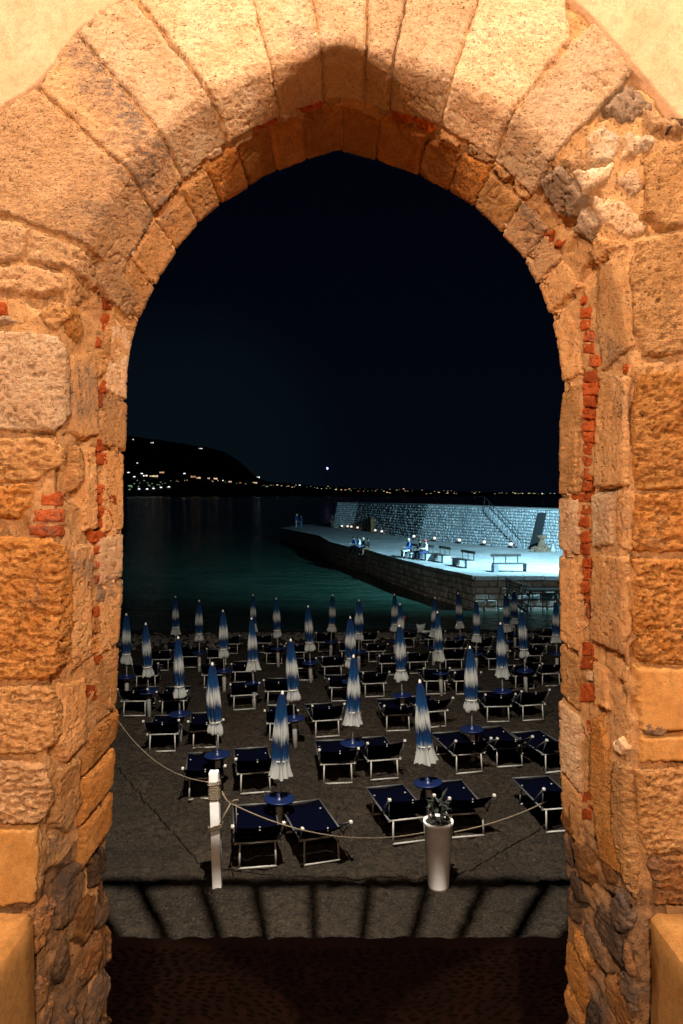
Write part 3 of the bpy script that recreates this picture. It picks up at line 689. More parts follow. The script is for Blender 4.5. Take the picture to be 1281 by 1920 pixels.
# sand
def sand_mat():
    m, N, L, b = new_mat('damp_sand')
    pos = N.new('ShaderNodeNewGeometry').outputs['Position']
    n1 = noise_n(N, L, pos, 0.8, 5, 0.6); n2 = noise_n(N, L, pos, 9, 6, 0.7); n3 = noise_n(N, L, pos, 120, 2); n4 = noise_n(N, L, pos, 30, 4, .7)
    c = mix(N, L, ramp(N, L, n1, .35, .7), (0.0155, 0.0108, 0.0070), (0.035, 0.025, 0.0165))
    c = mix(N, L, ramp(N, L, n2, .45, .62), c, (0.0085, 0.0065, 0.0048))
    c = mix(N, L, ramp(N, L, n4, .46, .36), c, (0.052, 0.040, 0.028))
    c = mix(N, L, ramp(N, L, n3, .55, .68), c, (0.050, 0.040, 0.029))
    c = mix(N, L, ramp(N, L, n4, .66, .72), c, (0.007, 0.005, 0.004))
    L.new(c, b.inputs['Base Color']); b.inputs['Roughness'].default_value = 0.9; b.inputs['Specular IOR Level'].default_value = 0.2
    n5_ = noise_n(N, L, pos, 4.5, 3, .6); bp0 = N.new('ShaderNodeBump'); bp0.inputs['Distance'].default_value = 0.16; L.new(n5_, bp0.inputs['Height'])
    bp = N.new('ShaderNodeBump'); bp.inputs['Distance'].default_value = 0.07; L.new(n2, bp.inputs['Height']); L.new(bp0.outputs[0], bp.inputs['Normal'])
    bp2 = N.new('ShaderNodeBump'); bp2.inputs['Distance'].default_value = 0.004; L.new(n3, bp2.inputs['Height']); L.new(bp.outputs[0], bp2.inputs['Normal'])
    L.new(bp2.outputs[0], b.inputs['Normal']); return m
MM['sand'] = sand_mat()
def sand():
    ys = np.concatenate([[-6, 2, 6], np.linspace(8.0, 17, 260), np.linspace(17.08, 40, 240), [60]])
    xs = np.concatenate([np.linspace(-60, -13, 12), np.linspace(-12, -5.2, 90), np.linspace(-5.1, 5.6, 330), np.linspace(5.7, 14, 130), np.linspace(15, 60, 12)])
    X, Y = np.meshgrid(xs, ys, indexing='ij'); P = np.stack([X.ravel(), Y.ravel(), np.zeros(X.size)], 1)
    P[:, 2] = beach_z(P[:, 1])
    near = sstep(8.2, 9.2, P[:, 1])
    Q = P.copy(); Q[:, 2] = 0
    dim = np.zeros(len(P))
    dim -= 0.035 * sstep(0.25, 0.5, pnoise(Q * np.array([2.6, 3.4, 1]))) * (0.3 + 0.7 * near)
    dim += 0.020 * fbm(Q * np.array([1.5, 2.2, 1]), 4, 0.6) + 0.012 * fbm(Q * np.array([5, 9, 1.]) + 0.5 * pnoise(Q * 2)[:, None], 3)
    dim += 0.05 * fbm(Q * np.array([.25, .4, 1]), 2) * sstep(12, 20, P[:, 1])
    # footprints: hundreds of trodden hollows with pushed-up rims
    fr = np.random.default_rng(3)
    for _ in range(1500):
        fx, fy = fr.uniform(-5.5, 7), 8.7 + 13 * fr.random() ** 1.4; th = fr.uniform(0, 3.14); la_, lb_ = fr.uniform(.11, .17), fr.uniform(.05, .085)
        i0, i1 = np.searchsorted(xs, [fx - .4, fx + .4]); j0, j1 = np.searchsorted(ys, [fy - .4, fy + .4])
        ii = (np.arange(i0, i1)[:, None] * len(ys) + np.arange(j0, j1)[None]).ravel()
        dx, dy = P[ii, 0] - fx, P[ii, 1] - fy; u_, v_ = dx * math.cos(th) + dy * math.sin(th), -dx * math.sin(th) + dy * math.cos(th)
        r2 = (u_ / la_) ** 2 + (v_ / lb_) ** 2
        dim[ii] += (0.35 if fy < 10.3 else 1.0) * (-0.040 * np.exp(-r2) + 0.016 * np.exp(-(np.sqrt(r2) - 1.6) ** 2 * 3))
    P[:, 2] += dim - 0.012
    P[:, 2] = np.where(P[:, 1] < 7, -0.1, P[:, 2])
    return mesh_np('beach', P, grid_quads(len(xs), len(ys)))
tag(link('beach', sand(), MM['sand']), kind='structure')

# sea
def sea_mat():
    m, N, L, b = new_mat('sea_water')
    pos = N.new('ShaderNodeNewGeometry').outputs['Position']
    n1 = noise_n(N, L, pos, 0.55, 6, .65, (.45, 1.6, 1))
    L.new(mix(N, L, ramp(N, L, n1, .35, .65), (0.009, 0.032, 0.022), (0.026, 0.060, 0.042)), b.inputs['Base Color'])
    b.inputs['Roughness'].default_value = 0.17; b.inputs['IOR'].default_value = 1.33; b.inputs['Specular IOR Level'].default_value = 0.5
    w1 = noise_n(N, L, pos, 1.1, 4, 0.55, (1, 1.6, 1)); w2 = noise_n(N, L, pos, 4.5, 3, 0.6, (1, 1.5, 1))
    bp = N.new('ShaderNodeBump'); bp.inputs['Strength'].default_value = 1.0; bp.inputs['Distance'].default_value = 0.2; L.new(w1, bp.inputs['Height'])
    bp2 = N.new('ShaderNodeBump'); bp2.inputs['Strength'].default_value = 1.0; bp2.inputs['Distance'].default_value = 0.05; L.new(w2, bp2.inputs['Height']); L.new(bp.outputs[0], bp2.inputs['Normal'])
    L.new(bp2.outputs[0], b.inputs['Normal']); return m
MM['sea'] = sea_mat()
sm = MB(); sm.quad([(-9000, 26, SEAZ), (9000, 26, SEAZ), (9000, 9000, SEAZ), (-9000, 9000, SEAZ)]); tag(sm.build('sea', MM['sea']), kind='structure')

# far shore and headland
_rx = np.array([-3000,-900,-400,150,240,300,385,420,445,465,480,500,560,640,760,900,1040,1300,1800,4000.])
_ry = np.array([760,780,798,812,817,826,838,848,862,880,894,903,909,914,918,923,925,926,925,926.])
YS, YR = 2600.0, 3600.0
def hill_z(px, Y):
    zr = CAMZ + (HZ - np.interp(px, _rx, _ry)) * YR / F
    t = np.clip((Y - YS) / (YR - YS), 0, None)
    pr = np.where(t < 1, 0.30 * np.minimum(t / 0.35, 1) + 0.70 * sstep(0.30, 1.0, t), 1 - 0.5 * sstep(1.0, 1.8, t))
    return -3 + (zr + 3) * pr
def hills():
    pxs = np.concatenate([np.linspace(-3000, 150, 30), np.linspace(160, 1100, 190), np.linspace(1120, 4000, 30)])
    Ys = np.linspace(YS, 4600, 60)
    A, B = np.meshgrid(pxs, Ys, indexing='ij'); A, B = A.ravel(), B.ravel()
    Z = hill_z(A, B); P = np.stack([(A - CX) * B / F, B, Z], 1)
    P[:, 2] += (3.5 * fbm(P * 0.012, 4)) * np.clip((Z + 3) / 40, 0, 1)
    return mesh_np('hills', P, grid_quads(len(pxs), len(Ys)))
tag(link('hills', hills(), simple('night_hillside', (0.018, 0.02, 0.016), 0.95)), kind='structure')

# ------------------------------------------------------------------ seaward balcony overhead: its railing throws the barred shadow on the sand
bal = empty('iron_balcony', (0, 4.12, 7.95), 0, 'iron railed balcony above the sea side of the gateway, seen only by its shadow', 'balcony')
MM['iron'] = simple('dark_iron', (0.03, 0.03, 0.035), 0.5, 0.6)
YB = 5.98; DB = 4.12
b_ = MB(); b_.box((0, (YB - DB) / 2 + 0.03, 0.07), (9.0, YB - DB - 0.05, 0.14)); b_.build('slab', M['mortar'], bal)
b_ = MB(); b_.box((0, YB - DB, 1.13), (9.0, 0.042, 0.042)); b_.build('handrail', MM['iron'], bal)
kx = (LZ - 9.08) / LZ
bars = [265, 380, 480, 587, 692, 800, 905, 1022]; step = (1022 - 265) / 7
bars = [265 - step * k for k in range(6, 0, -1)] + bars + [1022 + step * k for k in range(1, 6)]
for px in bars:
    xs_ = (px - CX) * 9.7 / F; x = LX + (xs_ - LX) * kx
    b_ = MB(); b_.bar((0, 0, 0.13), (0, 0, 1.11), 0.031); b_.build('baluster', MM['iron'], bal, loc=(x, YB - DB, 0))
# ------------------------------------------------------------------ beach furniture
MM['post'] = simple('weathered_white', (0.80, 0.81, 0.81), 0.8, var=0.10, scale=5)
MM['white'] = simple('white_paint', (0.29, 0.285, 0.27), 0.45, var=0.08, scale=12)
MM['alu'] = simple('dull_aluminium', (0.09, 0.093, 0.10), 0.5, 0.3)
MM['navy'] = simple('navy_canvas', (0.0004, 0.0008, 0.0058), 0.95, var=0.25, scale=60, bump=0.001)
MM['navy'].node_tree.nodes['Principled BSDF'].inputs['Specular IOR Level'].default_value = 0.03
MM['bluetable'] = simple('blue_plastic', (0.004, 0.012, 0.06), 0.4)
MM['cap'] = simple('pale_cap', (0.45, 0.44, 0.40), 0.5)
MM['blueprint'] = simple('blue_print', (0.02, 0.06, 0.28), 0.5)
MM['rope'] = simple('hemp_rope', (0.15, 0.118, 0.08), 0.9, var=0.3, scale=80, bump=0.002)

def make_lounger(var=0):
    t = empty('sun_lounger'); rv = random.Random(40 + var)
    bt = [(-0.23, 0.645), (-0.29, 0.60), (-0.16, 0.68)][var]; sg = [0.022, 0.04, 0.03][var]
    w2 = 0.31
    def sling(pts, name, thick=0.012):
        vs = []; n = 7; rows = len(pts)
        for (y, z) in pts:
            for k in range(n):
                u = -1 + 2 * k / (n - 1); vs.append((u * w2, y, z - sg * (1 - u * u) + rv.uniform(-.006, .006) * (1 - u * u)))
        V2 = [(x, y, z - thick) for x, y, z in vs]
        Q = [tuple(q) for q in grid_quads(rows, n)]; o = len(vs)
        Q2 = [tuple(i + o for i in q[::-1]) for q in Q]
        rim = [(k, k+1, k+1+o, k+o) for k in range(n-1)] + [((rows-1)*n+k+1, (rows-1)*n+k, (rows-1)*n+k+o, (rows-1)*n+k+1+o) for k in range(n-1)]
        rim += [((r+1)*n, r*n, r*n+o, (r+1)*n+o) for r in range(rows-1)] + [(r*n+n-1, (r+1)*n+n-1, (r+1)*n+n-1+o, r*n+n-1+o) for r in range(rows-1)]
        m = MB(); m._add(vs + V2, Q + Q2 + rim, 0, True); return m.build(name, MM['navy'], t)
    sling([(1.12, 0.37), (0.95, 0.36), (0.8, 0.352), (0.62, 0.348), (0.45, 0.344), (0.28, 0.35), (0.12, 0.36)], 'seat')
    br = sling([(0.10 + (bt[0] - 0.10) * f, 0.375 + (bt[1] - 0.375) * f ** 0.9) for f in (0, .33, .66, 1)], 'backrest')
    m = MB(); m.box((0.02, bt[0] + 0.012, bt[1] - 0.045), (0.02, 0.006, 0.05)); m.build('tag', MM['cap'], br)
    m = MB()
    for s in (-1, 1): m.tube([(s * w2, 1.14, 0.36), (s * w2, -0.06, 0.36)], 0.014, 8)
    m.tube([(-w2, 1.14, 0.36), (w2, 1.14, 0.36)], 0.014, 8)
    m.build('side_rail', MM['alu'], t)
    m = MB()                                    # near U leg, white
    for s in (-1, 1): m.tube([(s * 0.235, -0.03, 0.335), (s * 0.245, -0.06, 0.0)], 0.014, 8)
    m.tube([(-0.255, -0.06, 0.014), (0.255, -0.06, 0.014)], 0.015, 8); m.tube([(-0.29, -0.03, 0.335), (0.29, -0.03, 0.335)], 0.014, 8)
    m.build('leg_frame', MM['white'], t)
    m = MB()
    for s in (-1, 1): m.tube([(s * 0.25, 0.86, 0.35), (s * 0.26, 0.95, 0.0)], 0.014, 8)
    m.tube([(-0.26, 0.95, 0.014), (0.26, 0.95, 0.014)], 0.014, 8)
    m.build('leg_frame', MM['white'], t)
    for s in (-1, 1):
        m = MB(); m.tube([(s * 0.325, 0.22, 0.36), (s * 0.335, bt[0], bt[1] + .01)], 0.012, 8); m.tube([(s * 0.335, bt[0], bt[1]), (s * 0.30, -0.02, 0.34)], 0.010, 8)
        st = m.build('strut', MM['alu'], t)
        m = MB(); m.box((s * 0.335, bt[0] - .015, bt[1] + .02), (0.045, 0.05, 0.04)); m.build('end_cap', MM['cap'], st, bevel=0.008)
        m = MB(); m.box((s * 0.30, -0.035, 0.345), (0.035, 0.04, 0.035)); m.build('end_cap', MM['cap'], st, bevel=0.006)
    return t
rows_b = [
 [(482,1628,9),(601,1619,17),(766,1581,12),(876,1570,9),(1053,1560,9)],
 [(382,1499,9),(478,1488,11),(633,1470,8),(720,1462,14),(879,1450,12),(955,1438,12),(1045,1448,14)],
 [(304,1410,7),(385,1403,8),(528,1388,2),(613,1382,13),(746,1371,6),(815,1364,14),(934,1354,3),(999,1351,10)],
 [(252,1343,3),(324,1342,8),(457,1331,13),(521,1323,5),(640,1315,6),(702,1307,7),(817,1302,4),(873,1302,6),(984,1292,2),(1033,1287,8)],
 [(273,1292,6),(400,1290,5),(457,1283,9),(570,1276,2),(624,1272,10),(731,1266,6),(783,1263,8),(851,1258,4),(931,1256,9),(1000,1250,6)],
 [(300,1258,5),(357,1252,5),(408,1254,9),(514,1245,3),(556,1243,3),(655,1240,6),(705,1241,9),(851,1235,6),(905,1232,8),(1012,1226,4)],
 [(432,1226,6),(492,1224,3),(610,1222,7),(690,1218,5),(764,1214,4),(815,1216,8),(968,1213,3),(1030,1210,9)],
]
row_name = ['in the row nearest the gateway', 'in the second row behind the white post', 'in the third row down the beach', 'in the fourth row, mid beach', 'in the fifth row, mid beach', 'in the second row from the water', 'in the row closest to the water']
ordn = ['leftmost', 'second from left', 'third from left', 'fourth from left', 'fifth from left', 'sixth from left', 'seventh from left', 'eighth from left', 'ninth from left', 'tenth from left']
special = {(0,0): 'navy sun lounger just right of the white post, nearest the gateway', (0,1): 'navy sun lounger right of the first umbrella, its white legs skewed', (0,2): 'navy sun lounger standing directly left of the white planter',
           (0,3): 'navy sun lounger directly behind and right of the white planter', (0,4): 'navy sun lounger half hidden by the right jamb, under the rope',
           (1,0): 'navy sun lounger partly hidden behind the top of the white post'}
protos = [make_lounger(k) for k in range(3)]; cnt = 0; order = [0, 0, 1, 0, 2, 1, 0, 0, 2, 0, 1]
for ri, row in enumerate(rows_b):
    for ci, (px, py, yaw) in enumerate(row):
        x, y, z = on_beach(px, py)
        v = cnt if cnt < 3 else order[cnt % 11]; o = protos[v] if cnt < 3 else copy_tree(protos[v]); cnt += 1
        o.location = (x, y + 0.06, z + 0.0); o.rotation_euler = (0, 0, math.radians(yaw + R.uniform(-2.5, 2.5)))
        lab = special.get((ri, ci)) or 'navy sun lounger, %s %s' % ('rightmost' if ci == len(row)-1 else ordn[ci], row_name[ri])
        tag(o, lab, 'sun lounger', 'navy sun loungers set out in rows on the sand')

# closed umbrellas
def umb_mat():
    m, N, L, b = new_mat('blue_white_canvas')
    oc = N.new('ShaderNodeTexCoord').outputs['Object']
    sp = N.new('ShaderNodeSeparateXYZ'); L.new(oc, sp.inputs[0])
    nz = noise_n(N, L, oc, 26, 4, 0.7, (1, 1, 0.10))
    ad = N.new('ShaderNodeMath'); ad.operation = 'MULTIPLY_ADD'; ad.inputs[1].default_value = 0.40; L.new(nz, ad.inputs[0]); L.new(sp.outputs[2], ad.inputs[2])
    r = N.new('ShaderNodeMapRange'); r.inputs[1].default_value = 0.9 + 0.20; r.inputs[2].default_value = 2.1 + 0.20; L.new(ad.outputs[0], r.inputs[0])
    cr = N.new('ShaderNodeValToRGB'); cr.color_ramp.interpolation = 'LINEAR'
    blue = (0.003, 0.026, 0.080, 1); wh = (0.25, 0.26, 0.255, 1); e = cr.color_ramp.elements
    stops = [(0.0, wh), (0.12, wh), (0.25, blue), (0.40, (0.002, 0.008, 0.034, 1)), (0.51, wh), (0.59, wh), (0.70, blue), (1.0, (0.002, 0.007, 0.030, 1))]
    e[0].position, e[0].color = stops[0]; e[1].position, e[1].color = stops[-1]
    for p, c in stops[1:-1]:
        k = e.new(p); k.color = c
    L.new(r.outputs[0], cr.inputs[0]); L.new(cr.outputs[0], b.inputs['Base Color']); b.inputs['Roughness'].default_value = 0.9; b.inputs['Specular IOR Level'].default_value = 0.1
    return m
MM['canvas'] = umb_mat()
def canopy_me(seed, style):
    r = random.Random(seed); ph = [r.uniform(0, 6.28) for _ in range(4)]
    if style == 0: prof = [(0.135,0.90),(0.15,0.93),(0.14,0.99),(0.115,1.06),(0.088,1.13),(0.098,1.18),(0.112,1.28),(0.112,1.42),(0.106,1.56),(0.092,1.72),(0.076,1.88),(0.058,2.02),(0.035,2.085),(0.012,2.10)]
    elif style == 1: prof = [(0.165,0.88),(0.16,0.92),(0.135,0.99),(0.118,1.08),(0.112,1.18),(0.112,1.3),(0.108,1.44),(0.10,1.58),(0.086,1.72),(0.072,1.88),(0.056,2.02),(0.035,2.085),(0.012,2.10)]
    else: prof = [(0.11,0.94),(0.135,0.96),(0.13,1.01),(0.10,1.09),(0.092,1.14),(0.11,1.2),(0.12,1.3),(0.118,1.42),(0.11,1.56),(0.095,1.72),(0.08,1.86),(0.062,2.0),(0.04,2.08),(0.014,2.10)]
    p2 = []
    for a, b in zip(prof[:-1], prof[1:]):
        p2 += [a, ((a[0]+b[0])/2, (a[1]+b[1])/2)]
    p2.append(prof[-1])
    sag = [r.uniform(-0.035, 0.035) for _ in range(8)]
    n = 48
    m = MB(); vs = []; fs = []
    for k, (rad, z) in enumerate(p2):
        for j in range(n):
            a = 2 * math.pi * j / n; f = 8 * a
            fold = 0.22 * math.cos(f + ph[0] + 0.8 * math.sin(3 * a + ph[1])) + 0.13 * math.cos(5 * a + ph[2] + z * 2) + 0.06 * math.cos(13 * a + ph[3])
            rr = rad * (1 + fold)
            zz = z + (0.9 + sag[j * 8 // n] - z) * max(0, 1 - k / 4) * (0.7 if k < 4 else 0)
            vs.append((rr * math.cos(a), rr * math.sin(a), zz))
    for k in range(len(p2) - 1):
        for j in range(n): fs.append((k*n+j, k*n+(j+1) % n, (k+1)*n+(j+1) % n, (k+1)*n+j))
    fs.append(tuple((len(p2)-1)*n + j for j in range(n)))
    m._add(vs, fs, 0, True); me = m.mesh('canopy'); me.materials.append(MM['canvas']); return me
can = [canopy_me(k, k % 3) for k in range(9)]
def make_umbrella():
    t = empty('closed_umbrella')
    m = MB(); m.tube([(0,0,0.35), (0,0,2.04)], 0.017, 10); m.build('pole', MM['white'], t)
    m = MB(); m.lathe([(0.05, -0.12), (0.052, 0.46), (0.048, 0.475), (0.02, 0.48)], 14); sl = m.build('sleeve', MM['white'], t)
    m = MB()                                     # printed ring on the sleeve
    n = 14
    for k in range(n):
        a0, a1 = 2*math.pi*k/n * 0.82 + 0.6, 2*math.pi*(k+0.8)/n * 0.82 + 0.6
        for a in (a0,):
            x, z = 0.026*math.cos(a), 0.30 + 0.035*math.sin(a)
            m.box((x, -math.sqrt(max(0.0531**2 - x*x, 1e-6)), z), (0.013, 0.003, 0.013), Matrix.Rotation(-math.asin(max(-1,min(1,x/0.0531)))*-1, 3, 'Z'))
    m.build('emblem', MM['blueprint'], sl)
    m = MB(); m.lathe([(0.02, 0.53), (0.10, 0.525), (0.215, 0.54), (0.225, 0.565), (0.215, 0.572), (0.10, 0.555), (0.05, 0.56), (0.045, 0.62), (0.03, 0.64), (0.02, 0.64)], 24); m.build('table', MM['bluetable'], t)
    link('canopy', can[0], None, t)
    m = MB(); m.lathe([(0.02, 2.08), (0.026, 2.10), (0.018, 2.13), (0.006, 2.145)], 10); m.build('tip', MM['cap'], t)
    m = MB(); m.lathe([(0.101, 1.118), (0.108, 1.13), (0.101, 1.142)], 20, cap=False); m.build('strap', MM['cap'], t)
    return t
U = [  # top px, lean (px offset of the foot), label
 (530,1297,-8,'closed blue and white umbrella behind the first two loungers, tallest and nearest'), (788,1278,20,'closed blue and white umbrella leaning behind the white planter'),
 (398,1244,13,'closed blue and white umbrella rising just behind the white post'), (663,1230,-2,'closed umbrella with flared white hem over the centre pair of second-row loungers'),
 (881,1213,6,'closed umbrella right of the planter, its canopy tied halfway and blue table below'), (334,1195,4,'closed umbrella with bunched hem over the third-row loungers at left'),
 (545,1200,9,'closed umbrella with a ragged white hem behind and right of the nearest umbrella'), (749,1173,7,'closed umbrella with narrow strapped canopy, between centre and planter umbrellas'),
 (938,1168,6,'closed umbrella standing in front of the white notice board, right'), (275,1168,5,'closed umbrella near the left jamb, in front of the two farthest-left ones'),
 (471,1160,6,'closed umbrella left of centre, directly below the pale far one'), (657,1157,2,'closed umbrella in the middle overlapped by the flared centre umbrella'),
 (820,1147,8,'closed umbrella in front of a twin, right of the beached boat'), (978,1145,9,'closed umbrella with flared hem below the gangway steps'),
 (236,1152,2,'closed umbrella half cut off by the left jamb'), (418,1145,3,'closed umbrella with open white hem, between two dark lounger rows at left'),
 (578,1136,5,'closed umbrella with ragged hem, third along from centre toward left'), (750,1132,4,'closed umbrella overlapping a farther one beside the brown buoy'),
 (894,1127,-1,'closed umbrella standing alone against the bright water right of the beached boat'), (330,1118,0,'leftmost closed umbrella of the line at the water'),
 (374,1126,0,'second closed umbrella from left in the line at the water'), (475,1115,2,'third closed umbrella from left in the line at the water'),
 (518,1122,4,'fourth closed umbrella from left in the line at the water'), (624,1115,-4,'fifth closed umbrella from left in the line at the water'),
 (673,1125,0,'sixth closed umbrella from left in the line at the water'), (740,1115,1,'seventh closed umbrella in the water line, mostly hidden by a nearer one'),
 (816,1121,-3,'closed umbrella in the water line behind its twin'), (859,1112,6,'closed umbrella in the water line, below the bend of the quay'),
 (948,1115,4,'closed umbrella in the water line, left one of the pair by the gangway'), (964,1108,2,'closed umbrella in the water line, right one of the pair by the gangway'),
 (1041,1127,4,'rightmost closed umbrella, cut off by the right jamb'),
]
pu = make_umbrella()
for i, (px, py, lean, lab) in enumerate(U):
    y = 15.0
    for _ in range(80): y = 0.6 * y + 0.4 * F * (CAMZ - (float(beach_z(y)) + 2.12)) / (py - HZ)
    z = float(beach_z(y)); xt = (px - CX) * y / F; xb = (px + lean - CX) * y / F
    o = pu if i == 0 else copy_tree(pu)
    o.location = (xb, y, z); o.rotation_mode = 'ZYX'; o.rotation_euler = (R.gauss(0, .02), math.asin((xt - xb) / 2.12), R.uniform(-3, 3)); w_ = R.uniform(.78, .95); yt = R.gauss(0, .018)
    tag(o, lab, 'umbrella', 'closed blue and white beach umbrellas')
    for ch in o.children:
        if ch.name.startswith('canopy'): ch.data = can[(i * 7 + i // 3) % 9] if i else can[1]; ch.scale = (w_, w_, 1)
        if ch.name.startswith('strap') and (i % 3 == 1 or i == 0) and i != 0: ch.scale = (1.1, 1.1, 1)

# white post with wound rope, planter, ropes
x, y, z = on_beach(409, 1662)
post = empty('white_post', (x, y, z), 0, 'square white wooden post standing in the sand, rope wound round its top', 'post')
tx = (401 - CX) * y / F - x
m = MB(); m.bar((0, 0, -0.2), (tx, 0, 1.47), 0.115, 0.115); m.build('shaft', MM['post'], post, bevel=0.006)
def around(zc, r, n=26, turns=1.0, pitch=0.0, x0=0, wob=0.004):
    out = []
    for k in range(int(n*turns)+1):
        a = 2*math.pi*k/n; c, s_ = math.cos(a), math.sin(a); mxx = max(abs(c), abs(s_))
        rr = r / mxx if mxx > .0 else r; rr = min(rr, r * 1.28)
        out.append((x0 + rr*c, rr*s_, zc + pitch*k/n + R.uniform(-wob, wob)))
    return out
def W(p): return (p[0] + x, p[1] + y, p[2] + z)
px_top = lambda zz: tx * (zz + 0.2) / 1.67
def sagline(a, b, sag, n=40):
    a, b = Vector(a), Vector(b)
    return [a.lerp(b, k/n) - Vector((0,0,sag * 4 * (k/n) * (1 - k/n))) for k in range(n+1)]
rl = MB()
wr = around(1.12, 0.066, turns=8, pitch=0.021, x0=px_top(1.2)); rl.tube([W(p) for p in wr], 0.007, 6)
wr = around(1.30, 0.074, turns=2, pitch=0.03, x0=px_top(1.33), wob=.010); rl.tube([W(p) for p in wr], 0.008, 6)
farl = at_y(205, 1325, 13.8); rl.tube(sagline(farl, W((px_top(1.33) - .07, 0, 1.33)), 0.30), 0.008, 6)
tag(rl.build('mooring_rope', MM['rope']), 'rope wound round the white post and sagging away to the left jamb', 'rope', 'ropes fencing off the loungers')
pxl, pyl, pzl = on_beach(822, 1662)
rr = MB()
wr = [W((px_top(.75) + p[0], p[1], p[2] + 0.25 * p[0])) for p in around(0.74, 0.08, turns=2, pitch=0.03)]; rr.tube(wr, 0.013, 6)
k0 = W((px_top(.9) + 0.20, -0.02, 1.07)); rr.tube([W((px_top(.8) + .06, -0.06, 0.80)), W((px_top(.8) + .13, -.05, 0.95)), k0], 0.011, 6)
for dz in (0.0, 0.03): rr.tube([W((px_top(.8) + .08, .02, 1.18 + dz)), W((px_top(.8)+.14, 0, 1.10)), k0], 0.008, 6)
rr.tube([k0, (k0[0]+.04, k0[1], k0[2]+.035), (k0[0]+.09, k0[1]-.01, k0[2]+.05), (k0[0]+.10, k0[1], k0[2]+.02)], 0.010, 6)
rr.tube([(k0[0]+.07, k0[1], k0[2]-.02), (k0[0]+.075, k0[1]-.01, k0[2]-.18), (k0[0]+.07, k0[1], k0[2]-.36)], [0.006, 0.006, 0.012], 6)
rim = (pxl - 0.17, pyl - 0.02, pzl + 0.70); rr.tube(sagline(k0, rim, 0.22), 0.0085, 6)
rim2 = (pxl + 0.185, pyl - 0.02, pzl + 0.70); end = at_y(1075, 1473, 11.6); rr.tube(sagline(rim2, end, 0.10), 0.010, 6)
tag(rr.build('mooring_rope', MM['rope']), 'rope tied to the white post, passing the planter and rising to the right jamb', 'rope', 'ropes fencing off the loungers')

pl = empty('tall_planter', (pxl, pyl, pzl), 0, 'tall tapering white planter with a dark dead plant, on the sand', 'planter')
m = MB(); m.lathe([(0.125, -0.02), (0.135, 0.02), (0.18, 0.80), (0.192, 0.81), (0.194, 0.845), (0.182, 0.85), (0.172, 0.845), (0.165, 0.78), (0.02, 0.775)], 40); m.build('pot', MM['post'], pl)
m = MB(); m.lathe([(0.170, 0.80), (0.165, 0.825), (0.1, 0.832), (0.02, 0.835)], 20); m.build('soil', simple('dark_soil', (0.004, 0.003, 0.0025), 0.95, var=.4, scale=40, bump=.01), pl)
MM['leaf'] = simple('dark_leaf', (0.006, 0.011, 0.005), 0.85, var=.4, scale=20)
m = MB()
for k in range(7):
    a = R.uniform(0, 6.28); r0 = R.uniform(.02, .08); hh = R.uniform(.12, .30)
    m.tube([(r0*math.cos(a), r0*math.sin(a), .78), (r0*1.2*math.cos(a), r0*1.2*math.sin(a), .78+hh*.6), (r0*2*math.cos(a), r0*2*math.sin(a), .78+hh)], [0.007, .005, .003], 5)
m.build('stem', MM['leaf'], pl)
lf = bmesh.new(); bl = []
for k in range(26):
    a = R.uniform(0, 6.28); L_ = R.uniform(.10, .19); zz = R.uniform(.84, 1.10); el = R.uniform(-.3, 1.1)
    m = MB(); m._add([(0,0,0), (L_*.5, .026, .012), (L_, 0, -.01), (L_*.5, -.026, .012), (L_*.5, 0, -.006)], [(0,4,1),(4,2,1),(0,3,4),(4,3,2)], 0, True)
    o = m.build('leaf', MM['leaf'], pl); o.location = (0.05*math.cos(a), .05*math.sin(a), zz); o.rotation_euler = (0, -el, a)

# notice board, buoy, beached boat
x, y, z = on_beach(962, 1200)
nb = empty('notice_board', (x, y, z), 0.1, 'small white notice board with a blue mark, standing near the water', 'sign')
s = y / F
m = MB(); m.box((0, 0, 30*s), (17*s, 0.03, 14*s)); pn = m.build('panel', MM['white'], nb, bevel=.004)
m = MB(); m.box((3*s, -0.018, 29*s), (4*s, 0.004, 6*s)); m.box((5*s, -0.018, 32.5*s), (5*s, 0.004, 1.6*s)); m.build('mark', MM['blueprint'], pn)
m = MB(); m.tube([(0,0.03,-.1), (0,.03,28*s)], .02, 8); m.build('leg', MM['white'], nb)
x, y, z = on_beach(757, 1200)
by = empty('buoy', (x, y, z), 0, 'round rust brown buoy on a pale stake at the water edge', 'buoy')
s = y / F
m = MB(); m.lathe([(0.02*s*4, 36*s), (3.2*s, 37*s), (4.2*s, 40*s), (4.0*s, 43*s), (2.4*s, 45.5*s), (.2*s, 46*s)], 14); m.build('float', simple('rust_paint', (0.26, 0.075, 0.03), .6, var=.3, scale=20), by)
m = MB(); m.tube([(0,0,-.1), (0,0,38*s)], .02, 8); m.build('stake', MM['cap'], by)
def small_boat(px, py, w_, lab, rz):
    x, y, z = on_beach(px, py)
    t = empty('rowing_boat', (x, y, z), rz, lab, 'boat', 'small pale boats pulled up on the sand')
    hl = w_ * y / F / 2
    ring = []; n = 16; vs = []; fs = []
    for (zz, k) in ((0.0, .55), (0.18, .85), (0.34, 1.0), (0.34, .88), (.2, .74)):
        for j in range(n):
            a = 2*math.pi*j/n; c = math.cos(a); sx = hl * k * c * (1.05 if c > 0 else 1); sy = hl * .42 * k * math.sin(a) * (1 - .35 * max(c, 0)**2)
            vs.append((sx, sy, zz + .06 * c * c * (zz > .1)))
    for k in range(4):
        for j in range(n): fs.append((k*n+j, k*n+(j+1) % n, (k+1)*n+(j+1) % n, (k+1)*n+j))
    fs.append(tuple(range(n-1, -1, -1))); fs.append(tuple(4*n+j for j in range(n)))
    m = MB(); m._add(vs, fs, 0, True); h = m.build('hull', simple('pale_boat_paint', (.5, .56, .58), .4), t)
    m = MB(); m.box((-.1*hl, 0, .27), (.16*hl, hl*.66, .03)); m.build('thwart', MM['white'], t)
